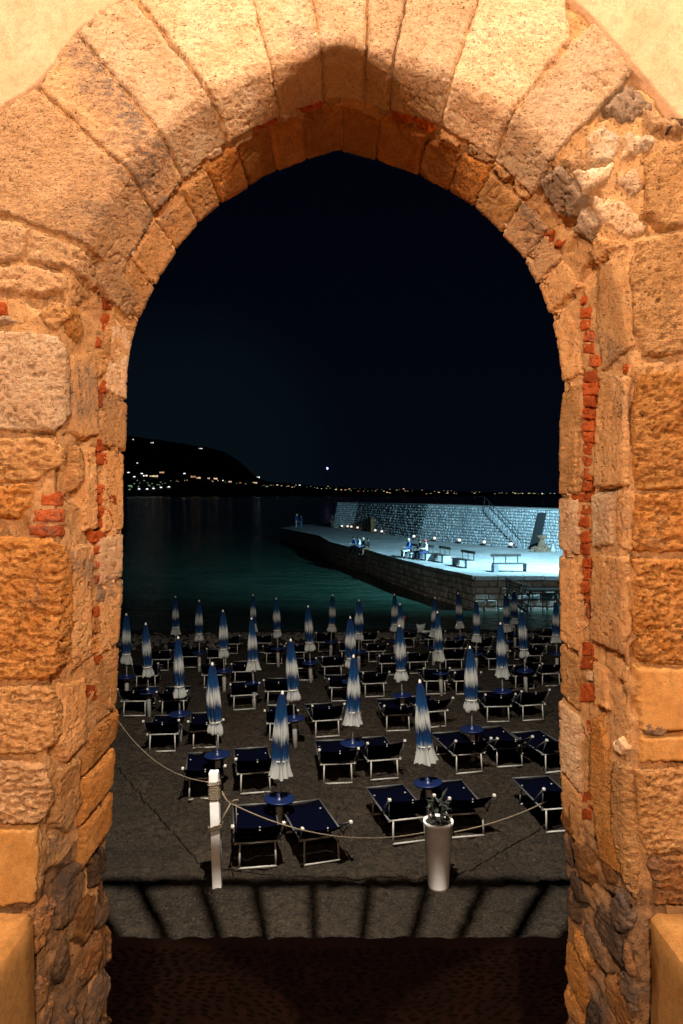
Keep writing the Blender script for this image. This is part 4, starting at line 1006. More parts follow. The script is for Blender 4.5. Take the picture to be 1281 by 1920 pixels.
small_boat(803, 1199, 26, 'small white rowing boat on the sand just left of the twin umbrellas', 0.1)
small_boat(789, 1187, 18, 'smaller bluish rowing boat at the water edge behind the white one', 0.25)

# stones along the water line
MM['shore'] = simple('shore_stone', (.10, .095, .085), .85, var=.4, scale=9, bump=.01)
V, Q = [], []
for k in range(1500):
    px = R.uniform(200, 1080); py = 1187 + abs(R.gauss(0, 9)) + (14 if px < 420 else 0) * R.random()
    x, y, z = on_beach(px, py); sz = R.uniform(.03, .10); me = pm[k % 5]; o0 = len(V)
    Mx = Matrix.Translation((x, y, z + .01)) @ Matrix.Rotation(R.uniform(0, 3), 4, 'Z') @ Matrix.Diagonal((sz * 1.4, sz, sz * .6, 1))
    V += [tuple(Mx @ v.co) for v in me.vertices]; Q += [[i + o0 for i in p.vertices] for p in me.polygons]
tag(link('shingle', mesh_np('shingle', V, Q), MM['shore']), kind='stuff')
# ------------------------------------------------------------------ quay, sea wall and what stands on them
DK = 0.8
MM['deck'] = None
def deck_mat():
    m, N, L, b = new_mat('smooth_quay_paving')
    pos = N.new('ShaderNodeNewGeometry').outputs['Position']
    n1 = noise_n(N, L, pos, 0.5, 5); n2 = noise_n(N, L, pos, 6, 5, .7)
    c = mix(N, L, ramp(N, L, n1, .3, .7), (0.24, 0.24, 0.235), (0.40, 0.40, 0.39)); c = mix(N, L, ramp(N, L, n2, .5, .75), c, (0.17, 0.17, 0.17))
    L.new(c, b.inputs['Base Color']); b.inputs['Roughness'].default_value = .75
    bp = N.new('ShaderNodeBump'); bp.inputs['Distance'].default_value = .02; L.new(n2, bp.inputs['Height']); L.new(bp.outputs[0], b.inputs['Normal']); return m
MM['deck'] = deck_mat()
def quay_stone_mat(name, a, b_, dk, seed=0):
    m, N, L, bs = new_mat(name)
    g = N.new('ShaderNodeNewGeometry'); pos = g.outputs['Position']
    n1 = noise_n(N, L, pos, 3.5, 5, .7); n2 = noise_n(N, L, pos, .35, 4, .6, (1, 1, .35))
    isl = g.outputs['Random Per Island']; oi = N.new('ShaderNodeObjectInfo').outputs['Random']
    ad = N.new('ShaderNodeMath'); ad.operation = 'ADD'; L.new(isl, ad.inputs[0]); L.new(oi, ad.inputs[1])
    fr = N.new('ShaderNodeMath'); fr.operation = 'FRACT'; L.new(ad.outputs[0], fr.inputs[0])
    c = mix(N, L, fr.outputs[0], a, b_); c = mix(N, L, ramp(N, L, n1, .45, .8), c, dk); c = mix(N, L, ramp(N, L, n2, .55, .75), c, dk)
    L.new(c, bs.inputs['Base Color']); bs.inputs['Roughness'].default_value = .85
    bp = N.new('ShaderNodeBump'); bp.inputs['Distance'].default_value = .04; L.new(n1, bp.inputs['Height']); L.new(bp.outputs[0], bs.inputs['Normal']); return m
MM['quay'] = quay_stone_mat('quay_stone', (.34, .32, .285), (.52, .50, .45), (.14, .13, .11))
MM['seawall'] = quay_stone_mat('sea_wall_stone', (.26, .27, .28), (.42, .43, .43), (.17, .175, .18))
MM['joint'] = simple('wall_joint', (.16, .16, .16), .9, var=.3, scale=3)
edge_px = [(526,990),(550,994),(600,1004),(621,1016),(652,1024),(690,1031),(736,1044),(800,1061),(855,1072),(890,1080),(1047,1080)]
E = [on_z(px, py, DK)[:2] for px, py in edge_px]
E.append((E[-1][0] + 14, E[-1][1] + 0.2))
poly = E + [(30, 75), (14, 108), (0, 112), (-6.0, 104)]
quay = empty('quay', (0, 0, 0), 0, kind='structure')
m = MB(); m.prism(poly, -3.0, DK - 0.22); m.build('quay_body', MM['joint'], quay)
pin = []
m = MB(); m.prism(poly, DK - 0.215, DK); m.build('deck', MM['deck'], quay)
# coping stones and face stones along the edge
fv, ff = [], []
def block(c0, c1, z0, z1, out, thick, jit=0.02):
    """irregular face stone between two plan points, proud of the face by thick; returns verts, faces (frustum)"""
    (x0, y0), (x1, y1) = c0, c1; t = Vector((x1-x0, y1-y0, 0)); Ln = t.length; t.normalize(); n = Vector((out[0], out[1], 0))
    P0 = Vector((x0, y0, 0)); g = .015; k = min(.05, Ln * .18, (z1-z0)*.2)
    base = [(g, z0+g), (Ln-g, z0+g), (Ln-g, z1-g), (g, z1-g)]
    j = lambda: R.uniform(-jit, jit)
    base = [(a + j(), b + j()) for a, b in base]
    top = [(base[0][0]+k, base[0][1]+k), (base[1][0]-k, base[1][1]+k), (base[2][0]-k, base[2][1]-k), (base[3][0]+k, base[3][1]-k)]
    vs = [P0 + t*a + Vector((0,0,b)) - n*.02 for a, b in base] + [P0 + t*a + Vector((0,0,b)) + n*(thick + R.uniform(-.2,.2)*thick) for a, b in top]
    return vs, [(4,5,6,7),(0,1,5,4),(1,2,6,5),(2,3,7,6),(3,0,4,7)]
nstones = 0
for a, b in zip(E[:-1], E[1:]):
    A, B = Vector((*a, 0)), Vector((*b, 0)); d = B - A; Ln = d.length; t = d / Ln; out = (t.y, -t.x)
    if Vector((out[0], out[1], 0)).dot(Vector((0, 0, 0)) - A) < 0: out = (-out[0], -out[1])
    u = 0
    while u < Ln - .3:                         # coping
        w_ = min(R.uniform(1.0, 1.6), Ln - u); p0 = A + t*u; p1 = A + t*(u+w_)
        mb = MB(); vs, fs = block(p0[:2], p1[:2], DK-.26, DK+.012, out, .10, .006); 
        inn = Vector((out[0], out[1], 0)) * -.45
        q = [p0 + t*.01 + Vector((0,0,DK+.014)), p1 - t*.01 + Vector((0,0,DK+.014))]
        bx = MB(); c = (p0+p1)/2 + Vector((out[0], out[1], 0))*(-.16) + Vector((0,0,DK-.10))
        rot = Matrix(((t.x, -t.y, 0), (t.y, t.x, 0), (0,0,1)))
        bx.box((0,0,0), (w_-.02, .55, .24), rot); o = bx.build('coping_stone', MM['deck'], quay, bevel=.02, loc=(c.x, c.y, c.z + R.uniform(-.006,.012))); mb.bm.free()
        u += w_
    z1 = DK - .25
    while z1 > -1.25:                          # face courses
        hgt = R.uniform(.30, .44); u = R.uniform(-.3, 0)
        while u < Ln:
            w_ = R.uniform(.38, .85); u0 = max(u, 0); u1 = min(u + w_, Ln)
            if u1 - u0 > .12:
                p0 = A + t*u0; p1 = A + t*u1
                vs, fs = block(p0[:2], p1[:2], z1-hgt, z1, out, R.uniform(.03, .09), .03)
                if A.y < 52 and p0.x < 14.5 and nstones < 260:
                    c = sum(vs, Vector())/8; mb = MB(); mb._add([v - c for v in vs], fs); mb.build('stone', MM['quay'], quay, loc=c); nstones += 1
                else:
                    o0 = len(fv); fv += [tuple(v) for v in vs]; ff += [[i+o0 for i in f] for f in fs]
            u += w_
        z1 -= hgt
tag(link('quay_facing', mesh_np('quay_facing', fv, ff, False), MM['quay'], quay), kind='stuff')

# sea wall, four facets, battered
sw = empty('sea_wall', (7.3, 68.7, DK), 0, 'high battered rubble stone wall along the quay, floodlit blue', 'wall')
Bs = [(-1.1, 94.6), (1.45, 91.5), (7.35, 68.9), (16.1, 55.0), (23.5, 43.8)]
Tz = []
TP = [(636,943),(667,944.2),(791,947.5),(1047,958)]
for (bx, by_), (px, py) in zip(Bs[:4], TP):
    yy = by_ + .75; Tz.append(CAMZ + (HZ - py) * yy / F)
Tz.append(Tz[-1] - .05)
SO = Vector((7.3, 68.7, DK))
def facet_pts(i):
    a, b = Vector((*Bs[i], DK)), Vector((*Bs[i+1], DK)); t = (b - a).normalized(); n = Vector((t.y, -t.x, 0))
    if n.dot(-a) < 0: n = -n
    return a, b, t, n
ns = [facet_pts(i)[3] for i in range(4)]
vn = [ns[0], (ns[0]+ns[1]).normalized(), (ns[1]+ns[2]).normalized(), (ns[2]+ns[3]).normalized(), ns[3]]
base = [Vector((*p, DK - .05)) for p in Bs]; top = [Vector((p[0], p[1], z)) - v * .75 for p, z, v in zip(Bs, Tz, vn)]
back = [p - v * 2.6 for p, v in zip(top, vn)]; backb = [Vector((p.x, p.y, DK)) for p in back]
m = MB()
for i in range(4):
    m.quad([base[i]-SO, base[i+1]-SO, top[i+1]-SO, top[i]-SO]); m.quad([top[i]-SO, top[i+1]-SO, back[i+1]-SO, back[i]-SO]); m.quad([back[i]-SO, back[i+1]-SO, backb[i+1]-SO, backb[i]-SO])
m.quad([base[0]-SO, top[0]-SO, back[0]-SO, backb[0]-SO]); m.quad([base[4]-SO, top[4]-SO, back[4]-SO, backb[4]-SO])
bmesh.ops.remove_doubles(m.bm, verts=m.bm.verts, dist=.001); m.build('wall_body', MM['joint'], sw)
V, Q = [], []
for i in range(4):
    Ln = (base[i+1]-base[i]).length; hh = top[i].z - base[i].z; rows = int(hh / .25)
    for r in range(rows):
        u = R.uniform(-.3, 0)
        while u < Ln:
            w_ = R.uniform(.22, .52); u0, u1 = max(u, 0)/Ln, min(u+w_, Ln)/Ln; u += w_
            if (u1-u0)*Ln < .1: continue
            v0, v1 = r/rows, (r+1)/rows
            if i == 2 and 0.0 < 0: continue
            def S_(a, b): return (base[i].lerp(base[i+1], a)).lerp(top[i].lerp(top[i+1], a), b)
            n = (top[i]-base[i]).cross(base[i+1]-base[i]).normalized()
            if n.dot(-base[i]) < 0: n = -n
            du, dv = .02/Ln, .02/hh; ku, kv = min(.06/Ln, (u1-u0)*.2), .05/hh; j = lambda: R.uniform(-.03,.03)
            cs = [(u0+du+j()/Ln, v0+dv+j()/hh), (u1-du+j()/Ln, v0+dv+j()/hh), (u1-du+j()/Ln, v1-dv+j()/hh), (u0+du+j()/Ln, v1-dv+j()/hh)]
            sg = [(1,1),(-1,1),(-1,-1),(1,-1)]; pr = R.uniform(.03, .10)
            vs = [S_(a,b) - n*.02 for a,b in cs] + [S_(a+sa*ku, b+sb*kv) + n*pr*R.uniform(.7,1.2) for (a,b),(sa,sb) in zip(cs, sg)]
            o0 = len(V); V += [tuple(v-SO) for v in vs]; Q += [[k+o0 for k in f] for f in [(4,5,6,7),(0,1,5,4),(1,2,6,5),(2,3,7,6),(3,0,4,7)]]
tag(link('stone_facing', mesh_np('stone_facing', V, Q, False), MM['seawall'], sw), kind='stuff')
m = MB()
for i in range(4):
    a, b = top[i]-SO, top[i+1]-SO; c, d = back[i]-SO, back[i+1]-SO; up = Vector((0,0,.09)); o_ = vn[i]*.06; o2 = vn[i+1]*.06
    vs = [a+o_+Vector((0,0,.003)), b+o2+Vector((0,0,.003)), d+Vector((0,0,.003)), c+Vector((0,0,.003))]; m._add(vs + [v+up for v in vs], [(0,1,2,3),(4,5,6,7),(0,1,5,4),(1,2,6,5),(2,3,7,6),(3,0,4,7)])
m.build('coping', MM['deck'], sw)

# stair against the wall, with handrail and landing notch
def wall_u(px):           # parameter on facet 2 for a base pixel column
    a, b = base[2], base[3]
    lo, hi = 0, 1
    for _ in range(40):
        u = (lo+hi)/2; p = a.lerp(b, u); q = CX + F*p.x/p.y
        if q < px: lo = u
        else: hi = u
    return u
st = empty('stone_stair', tuple(base[2].lerp(base[3], .6)), 0, 'narrow stone stair climbing the floodlit sea wall with a thin handrail', 'stairs')
S0 = Vector(st.location); fa = facet_pts(2); tt, nn = fa[2], fa[3]
uB, uT = wall_u(985), wall_u(900); pB, pT = base[2].lerp(base[3], uB), base[2].lerp(base[3], uT); nst = 16; Hh = Tz[2] - DK - .1
m = MB()
for k in range(nst):
    a = pB.lerp(pT, k/nst); b = pB.lerp(pT, (k+1)/nst); zt = DK + Hh*(k+1)/nst
    c = (a+b)/2 + nn*(.06 - .75*(k+.5)/nst); rot = Matrix(((tt.x, -tt.y, 0), (tt.y, tt.x, 0), (0,0,1)))
    m.box((c.x-S0.x, c.y-S0.y, (zt - .45/2) - S0.z), ((b-a).length - .01, .42, .45), rot)
m.build('step', MM['seawall'], st)
m = MB(); off = nn*.24
pts = [pB + off + Vector((0,0,1.0)), pT + off - nn*.75 + Vector((0,0,Hh+1.0)) ]
e1 = pT + off - nn*.75 - tt*1.6 + Vector((0,0,Hh+1.0)); m.tube([pB+off+Vector((0,0,.1))-S0, pts[0]-S0, pts[1]-S0, e1-S0], .028, 6)
for k in range(0, 9):
    p = pB.lerp(pT, k/8) + off - nn*(.75*k/8); m.tube([p+Vector((0,0,Hh*k/8))-S0, p+Vector((0,0,Hh*k/8+1.0))-S0], .025, 6)
m.build('handrail', MM['iron'], st)
# dark slab standing in for a cast shadow on the right part of the wall, and a rusty door further left
uR = wall_u(1003); p = base[2].lerp(base[3], uR)
nt_ = empty('wall_shadow_strip', tuple(p), 0, 'tall dark strip standing in for shadow on the sea wall, right of the stair', 'shadow strip')
MM['black'] = simple('dark_opening_or_shadow', (.012, .014, .016), .9)
mid = top[2].lerp(top[3], uR); q = mid - p
m = MB(); hw = .48
lo, hi = .0, .93
vs = []
for f in (lo, hi):
    c = q * f + nn * (.16); sh = tt * (0.22 * f)
    for s_ in (-1, 1): vs += [c + sh + tt*hw*s_*(1 if f == 0 else .8), c + sh + tt*hw*s_*(1 if f == 0 else .8) - nn*.3]
m._add(vs, [(0,2,6,4),(1,5,7,3),(0,4,5,1),(2,3,7,6),(4,6,7,5),(0,1,3,2)]); m.build('door_or_shadow_slab', MM['black'], nt_)
p = base[1].lerp(base[2], .32); 
rd = empty('rusty_door', tuple(p), 0, 'narrow rusty iron door at the foot of the shaded wall stretch', 'door')
f1 = facet_pts(1); m = MB(); rot = Matrix(((f1[2].x, -f1[2].y, 0), (f1[2].y, f1[2].x, 0), (0,0,1)))
c = f1[3]*.12; m.box((c.x-f1[3].x*.12, c.y-f1[3].y*.12, .85), (1.7, .5, 1.75), rot); dr = m.build('door_or_shadow_slab', simple('rusted_iron', (.16, .075, .03), .8, var=.5, scale=3), rd)
m = MB(); c = f1[3]*.26; m.box((c.x-f1[2].x*.55, c.y-f1[2].y*.55, .85), (.42, .06, 1.6), rot); m.build('opening', MM['black'], rd)

# benches
MM['slat'] = simple('dark_bench_wood', (.05, .045, .04), .6, var=.3, scale=10)
MM['concrete'] = simple('pale_concrete', (.34, .37, .40), .8, var=.15, scale=4)
def make_bench(fl=1):
    t = empty('quay_bench')
    for k in range(3):
        m = MB(); m.box((0, -.17+.17*k, .44), (1.8, .15, .06)); m.build('slat', MM['slat'], t, bevel=.008)
    m = MB(); m.box((-.80*fl, 0, .205), (.28, .52, .41)); m.build('block', MM['concrete'], t, bevel=.015)
    m = MB(); m.box((.86*fl, 0, .205), (.06, .48, .41)); m.build('leg', MM['slat'], t, bevel=.008)
    m = MB(); m.box((-.12*fl, .27, .88), (1.7, .05, .16)); m.build('backrest', MM['slat'], t, bevel=.01)
    for xx in (-.8, -.12, .55):
        m = MB(); m.box((xx*fl, .275, .62), (.05, .04, .5)); m.build('post', MM['slat'], t)
    return t
bp_ = make_bench(-1); bp3 = make_bench(1); B_pos = []
for k, (px, py, rz, lab) in enumerate([(768,1047,-74,'quay bench with the man in blue sitting on it'), (797,1050,-74,'quay bench with two people sitting on it'), (827,1054,-72,'empty quay bench seen end on, next to the seated pair'),
                                (870,1064,-71,'empty quay bench seen end on, nearer and right of its twin'), (958,1073,4,'empty quay bench seen broadside, near the bend of the quay')]):
    x, y, _ = on_z(px, py, DK); o = bp_ if k == 0 else bp3 if k == 4 else copy_tree(bp_)
    o.location = (x, y + .35, DK + .004); o.rotation_euler = (0, 0, math.radians(rz)); tag(o, lab, 'bench', 'benches along the quay edge'); B_pos.append((x, y + .35, math.radians(rz)))

# net pile and small pale cone by the wall
x, y, z = on_z(1016, 1034, DK)
npile = empty('anchor_heap', (x, y, DK), 0, 'rusty anchor-like heap of iron and nets below the dark shadow strip on the wall', 'heap')
MM['rust'] = simple('rust', (.13, .075, .045), .85, var=.5, scale=6, bump=.02)
V_, Q_ = [], []
bmh = bmesh.new(); bmesh.ops.create_icosphere(bmh, subdivisions=4, radius=1)
for v in bmh.verts:
    n3 = float(fbm(np.array([v.co])*2.2, 3)[0]); v.co = Vector((v.co.x*.85*(1+.25*n3), v.co.y*.5*(1+.25*n3), max(v.co.z, -.1)*.42*(1+.45*n3)))
me = bpy.data.meshes.new('net_pile'); bmh.to_mesh(me); bmh.free(); link('net_pile', me, MM['rust'], npile)
m = MB(); m.lathe([(.36,.2),(.30,.55),(.2,.75),(.21,.95),(.36,1.02),(.36,1.18),(.1,1.22)], 14); m.build('bollard', MM['rust'], npile)
x, y, z = on_z(1037, 1035, DK)
cn = empty('canvas_cone', (x, y, DK), 0, 'small white conical cover standing beside the rusty heap', 'cover')
m = MB(); m.lathe([(.26,0),(.20,.2),(.10,.45),(.03,.62)], 12, fn=lambda k,a,r: r*(1+.12*math.cos(5*a))); m.build('canvas', MM['white'], cn)
m = MB(); m.lathe([(.04,.60),(.05,.63),(.02,.67)], 8); m.build('knot', MM['rope'], cn)

# foot lights along the wall
MM['glow'] = simple('lit_footlight', (.8,.75,.65), .5, emit=((1, .86, .70), 1.0))
foot_px = [(643,988),(653,990),(662,992),(673,994),(708,1000),(721,1003),(782,1014),(821,1018),(866,1020),(915,1023),(965,1027)]
for k, (px, py) in enumerate(foot_px):
    yy = 91.0
    # meet the wall line
    for i in range(3):
        for t_ in np.linspace(0, 1, 60):
            p = base[i].lerp(base[i+1], float(t_))
            if abs(CX + F*p.x/p.y - px) < 3: best = (p, i)
    p, i = best; n_ = facet_pts(i)[3]
    t = empty('foot_light', tuple(p + n_*.35 + Vector((0,0,.05))), 0, ['first','second','third','fourth','fifth','sixth','seventh','eighth','ninth','tenth','eleventh'][k] + ' small round light along the wall foot counted from the pier head', 'light', 'small lights along the foot of the sea wall')
    m = MB(); m.lathe([(.12,0),(.12,.16),(.07,.2)], 10); m.build('housing', MM['iron'], t)
    m = MB(); m.lathe([(.06,.205),(.11,.23),(.14,.31),(.11,.39),(.03,.42)], 12); m.build('lens', MM['glow'], t)

# gangway steps down from the quay to the shallows, and a low walkway
x0, y0, _ = on_z(970, 1150, SEAZ); y0 = E[-3][1] - 1.3
gw = empty('gangway', ((950-CX)*y0/F, y0, SEAZ), 0, 'slanting white metal gangway with railings below the quay edge', 'gangway')
G0 = Vector(gw.location)
def gp(px, py, dy=0): return Vector(at_y(px, py, y0 + dy)) - G0
m = MB()
for dy in (0, .7):
    for (a, b) in (((948,1084),(995,1101)),((948,1098),(993,1118)),((950,1110),(990,1136)),((952,1122),(988,1146))): m.tube([gp(*a, dy), gp(*b, dy)], .035, 6)
m.build('rail', MM['alu'], gw)
for dy in (0, .7):
    for (a, b) in (((948,1082),(952,1128)),((995,1100),(988,1150)),((980,1095),(978,1140))):
        m = MB(); m.tube([gp(*a, dy), gp(*b, dy)], .035, 6); m.build('post', MM['alu'], gw)
for k in range(8):
    f = k/7; p = gp(952+36*f, 1122+24*f, .35); m = MB(); m.box(tuple(p), (.30, .72, .03)); m.build('tread', MM['alu'], gw)
m = MB(); p = gp(984, 1108, -.06); m.box(tuple(p), (.16, .02, .36)); sg = m.build('sign', MM['white'], gw); m = MB(); m.box((p[0], p[1]-.013, p[2]-.02), (.08, .004, .16)); m.build('mark', MM['blueprint'], sg)
wk = empty('walkway', at_y(1025, 1106, y0 - .3), 0, 'low dark walkway on thin legs at the quay foot, right', 'walkway'); s = y0 / F
m = MB(); m.box((0, 0, 0), (75*s, .9, .06)); m.build('deck', MM['slat'], wk)
for px in (-10, 12, 16, 36):
    m = MB(); m.tube([(px*s, -.3, 0), (px*s, -.3, -45*s)], .03, 6); m.build('leg', MM['alu'], wk)

# sailboat at anchor
x, y, z = on_z(614, 946, SEAZ)
sb = empty('sailing_boat', (x, y, SEAZ), 0.3, 'sailing boat at anchor with a violet light at its masthead', 'sailing boat')
s = y / F
m = MB(); n = 16; vs = []; fs = []
for zz, k in ((-.3,.75),(.5,.95),(1.1,1.0)):
    for j in range(n):
        a = 2*math.pi*j/n; vs.append((9.5*s*k*math.cos(a), 2.6*s*k*math.sin(a), zz))
for k in range(2):
    for j in range(n): fs.append((k*n+j, k*n+(j+1)%n, (k+1)*n+(j+1)%n, (k+1)*n+j))
fs.append(tuple(2*n+j for j in range(n))); m._add(vs, fs, 0, True); m.build('hull', simple('grey_hull', (.35,.36,.38), .4), sb)
m = MB(); m.box((-.8, 0, 1.55), (6*s, 3*s, .9)); m.build('cabin', simple('cabin_white', (.5,.5,.5), .4), sb, bevel=.1)
m = MB(); m.tube([(0,0,.9),(0,0,66*s)], .24, 8); m.tube([(0,0,2.6),(-7*s,0,2.8)], .09, 8); m.build('mast', MM['alu'], sb)
m = MB(); m.lathe([(.1,0),(.5,.3),(.55,.7),(.3,1.1),(.05,1.2)], 10, (0,0,66*s)); m.build('masthead_light', simple('violet_light', (.5,.4,.9), .5, emit=((.45,.40,1.0), 6)), sb)

# ------------------------------------------------------------------ lights of the far shore
def warm(name, col, st): return simple(name, (.1,.1,.1), .5, emit=(col, st))
GL = [warm('warm_window_glow', (1,.72,.42), 1.2), warm('white_lamp_glow', (.95,.97,1), 2.0), warm('amber_glow', (1,.5,.25), .8), warm('green_glow', (.55,.9,.45), .4), warm('blue_glow', (.55,.75,1), 1.8)]
def hill_at(px, py):
    Ys = np.linspace(YS + 5, YR, 400); z = hill_z(np.full(400, float(px)), Ys); pyy = HZ - (z - CAMZ) * F / Ys
    k = np.argmin(np.abs(pyy - py)); return Ys[k]
def glow_pt(px, py):
    y = hill_at(px, py) - 12; return Vector(at_y(px, py, y))
# lit houses (each its own thing)
HS = [(249,824,3,2.0,1,'white lit house at the left end of the ridge'), (285,830,6,2.2,4,'bluish lit house on the ridge crest'), (376,841,7,2.6,1,'pair of white lit houses high on the ridge'), (257,868,3,1.6,1,'small dim lit house halfway up the dark hill'),
      (288,893,16,4,0,'long brightly lit building above the shore road'), (303,886,9,3.4,2,'lit rose facade at the right end of the long building'), (272,892,8,3,1,'white lit block left of the long building'), (362,894,9,4,2,'amber lit facade on the lower slope'), (372,896,8,3,0,'warm lit house right of the amber facade'),
      (404,898,7,5,0,'bright lit house in the middle of the lower slope'), (391,897,5,3,2,'amber lit house beside the bright one'), (431,903,6,2.4,0,'warm lit house near the foot of the hill'), (483,895,8,3.2,1,'white lit house at the point of the headland'), (476,905,13,3,0,'warm lit row of windows below the headland point')]
for px, py, w_, h_, mi, lab in HS:
    p = glow_pt(px, py); s = p.y / F
    t = empty('lit_house', (p.x, p.y + 4, p.z - h_*s/2), 0, lab, 'house', 'lit houses on the far hill')
    m = MB(); m.box((0, 4.2, h_*s*.5), (w_*s*1.15, 8, h_*s*1.2)); m.build('wall', simple('night_wall', (.12,.11,.1), .9), t)
    n = max(2, int(w_ / 2))
    for k in range(n):
        ww = w_*s/n; m = MB(); m.box(((k-(n-1)/2)*ww, 0, h_*s*R.uniform(.4,.6)), (ww*R.uniform(.45,.85), .3, h_*s*R.uniform(.5,.9))); m.build('window', GL[mi if R.random() < .75 else 0], t)
for k, (px, py) in enumerate([(241,886),(246,912),(261,917),(276,917),(288,916),(302,914),(317,913),(252,894),(266,888),(346,888),(243,918)]):
    p = glow_pt(px, py); s = p.y / F
    t = empty('street_lamp', (p.x, p.y, p.z - 8), 0, ['street lamp high at the left jamb, above the shore','second lamp from the jamb along the sea front','third lamp along the sea front','fourth lamp along the sea front','fifth lamp along the sea front','sixth lamp along the sea front','last lamp of the sea front row, farthest right','lone lamp left of the white lit block','lone lamp above the white lit block','lone lamp between the long building and amber facade','lowest sea front lamp, greenish, against the left jamb'][k], 'street lamp', 'street lamps along the far shore')
    m = MB(); m.tube([(0,0,0),(0,0,7)], .2, 6); m.build('pole', MM['iron'], t)
    m = MB(); m.lathe([(.3,6.9),(2.6*s*.8,7.4),(2.8*s*.8,8.6),(1.6*s*.8,9.8),(.2,10.2)], 10); m.build('globe', GL[1 if k not in (1,10) else 3], t)
V, Q, MI = [], [], []
mats = GL
spots = []
rr_ = random.Random(5)
def add(px, py, w_, h_, mi): spots.append((px, py, w_, h_, mi))
for (px, py) in [(500,912),(528,911),(541,911),(548,913),(555,910),(562,910),(595,916),(603,917),(613,916),(615,912),(648,918),(655,917),(658,920),(682,921),(690,921),(698,921),(704,921),(720,921),(726,923),(731,924),(744,919),(757,917),(760,921),(765,921),(800,928),(808,926),(823,923),(839,928),(852,927),(856,929),(890,930),(928,929),(950,930),(966,928),(972,927),(980,928),(992,929),(1003,932),(1017,930),(1032,930),(1040,931),(583,912),(520,909),(450,905),(418,901),(508,910),(630,918),(640,918),(672,921)]:
    py = min(py, 925.5 if px > 700 else py)
    add(px, py + rr_.uniform(-.5,.5), rr_.uniform(1.0, 3.6), rr_.uniform(.8, 1.6), rr_.choice([0,0,2,2,1,3]))
for k in range(60):
    px = 320 + 720 * rr_.random(); add(px, float(np.interp(px, [240,400,500,640,1040],[900,900,909,915,925])) + rr_.uniform(0,3), rr_.uniform(.6,1.4), rr_.uniform(.6,1.0), rr_.choice([0,2,3,3]))
for k in range(26): add(240 + 84*rr_.random(), 900 + 14*rr_.random(), rr_.uniform(.8, 3), .9, 3)
for px, py, w_, h_, mi in spots:
    y_ = hill_at(px, py) - 14; p = Vector(at_y(px, py, y_)); s = y_/F; o0 = len(V)
    for dx in (-.5,.5):
        for dy in (0, 3):
            for dz in (-.5,.5): V.append((p.x + dx*w_*s, p.y+dy, p.z + dz*h_*s))
    Q += [[o0+i for i in f] for f in [(0,1,3,2),(4,6,7,5),(0,4,5,1),(2,3,7,6),(0,2,6,4),(1,5,7,3)]]; MI += [mi]*6
me = mesh_np('town_lights', V, Q, False)
for g in GL: me.materials.append(g)
me.polygons.foreach_set('material_index', MI); tag(link('town_lights', me), kind='stuff')
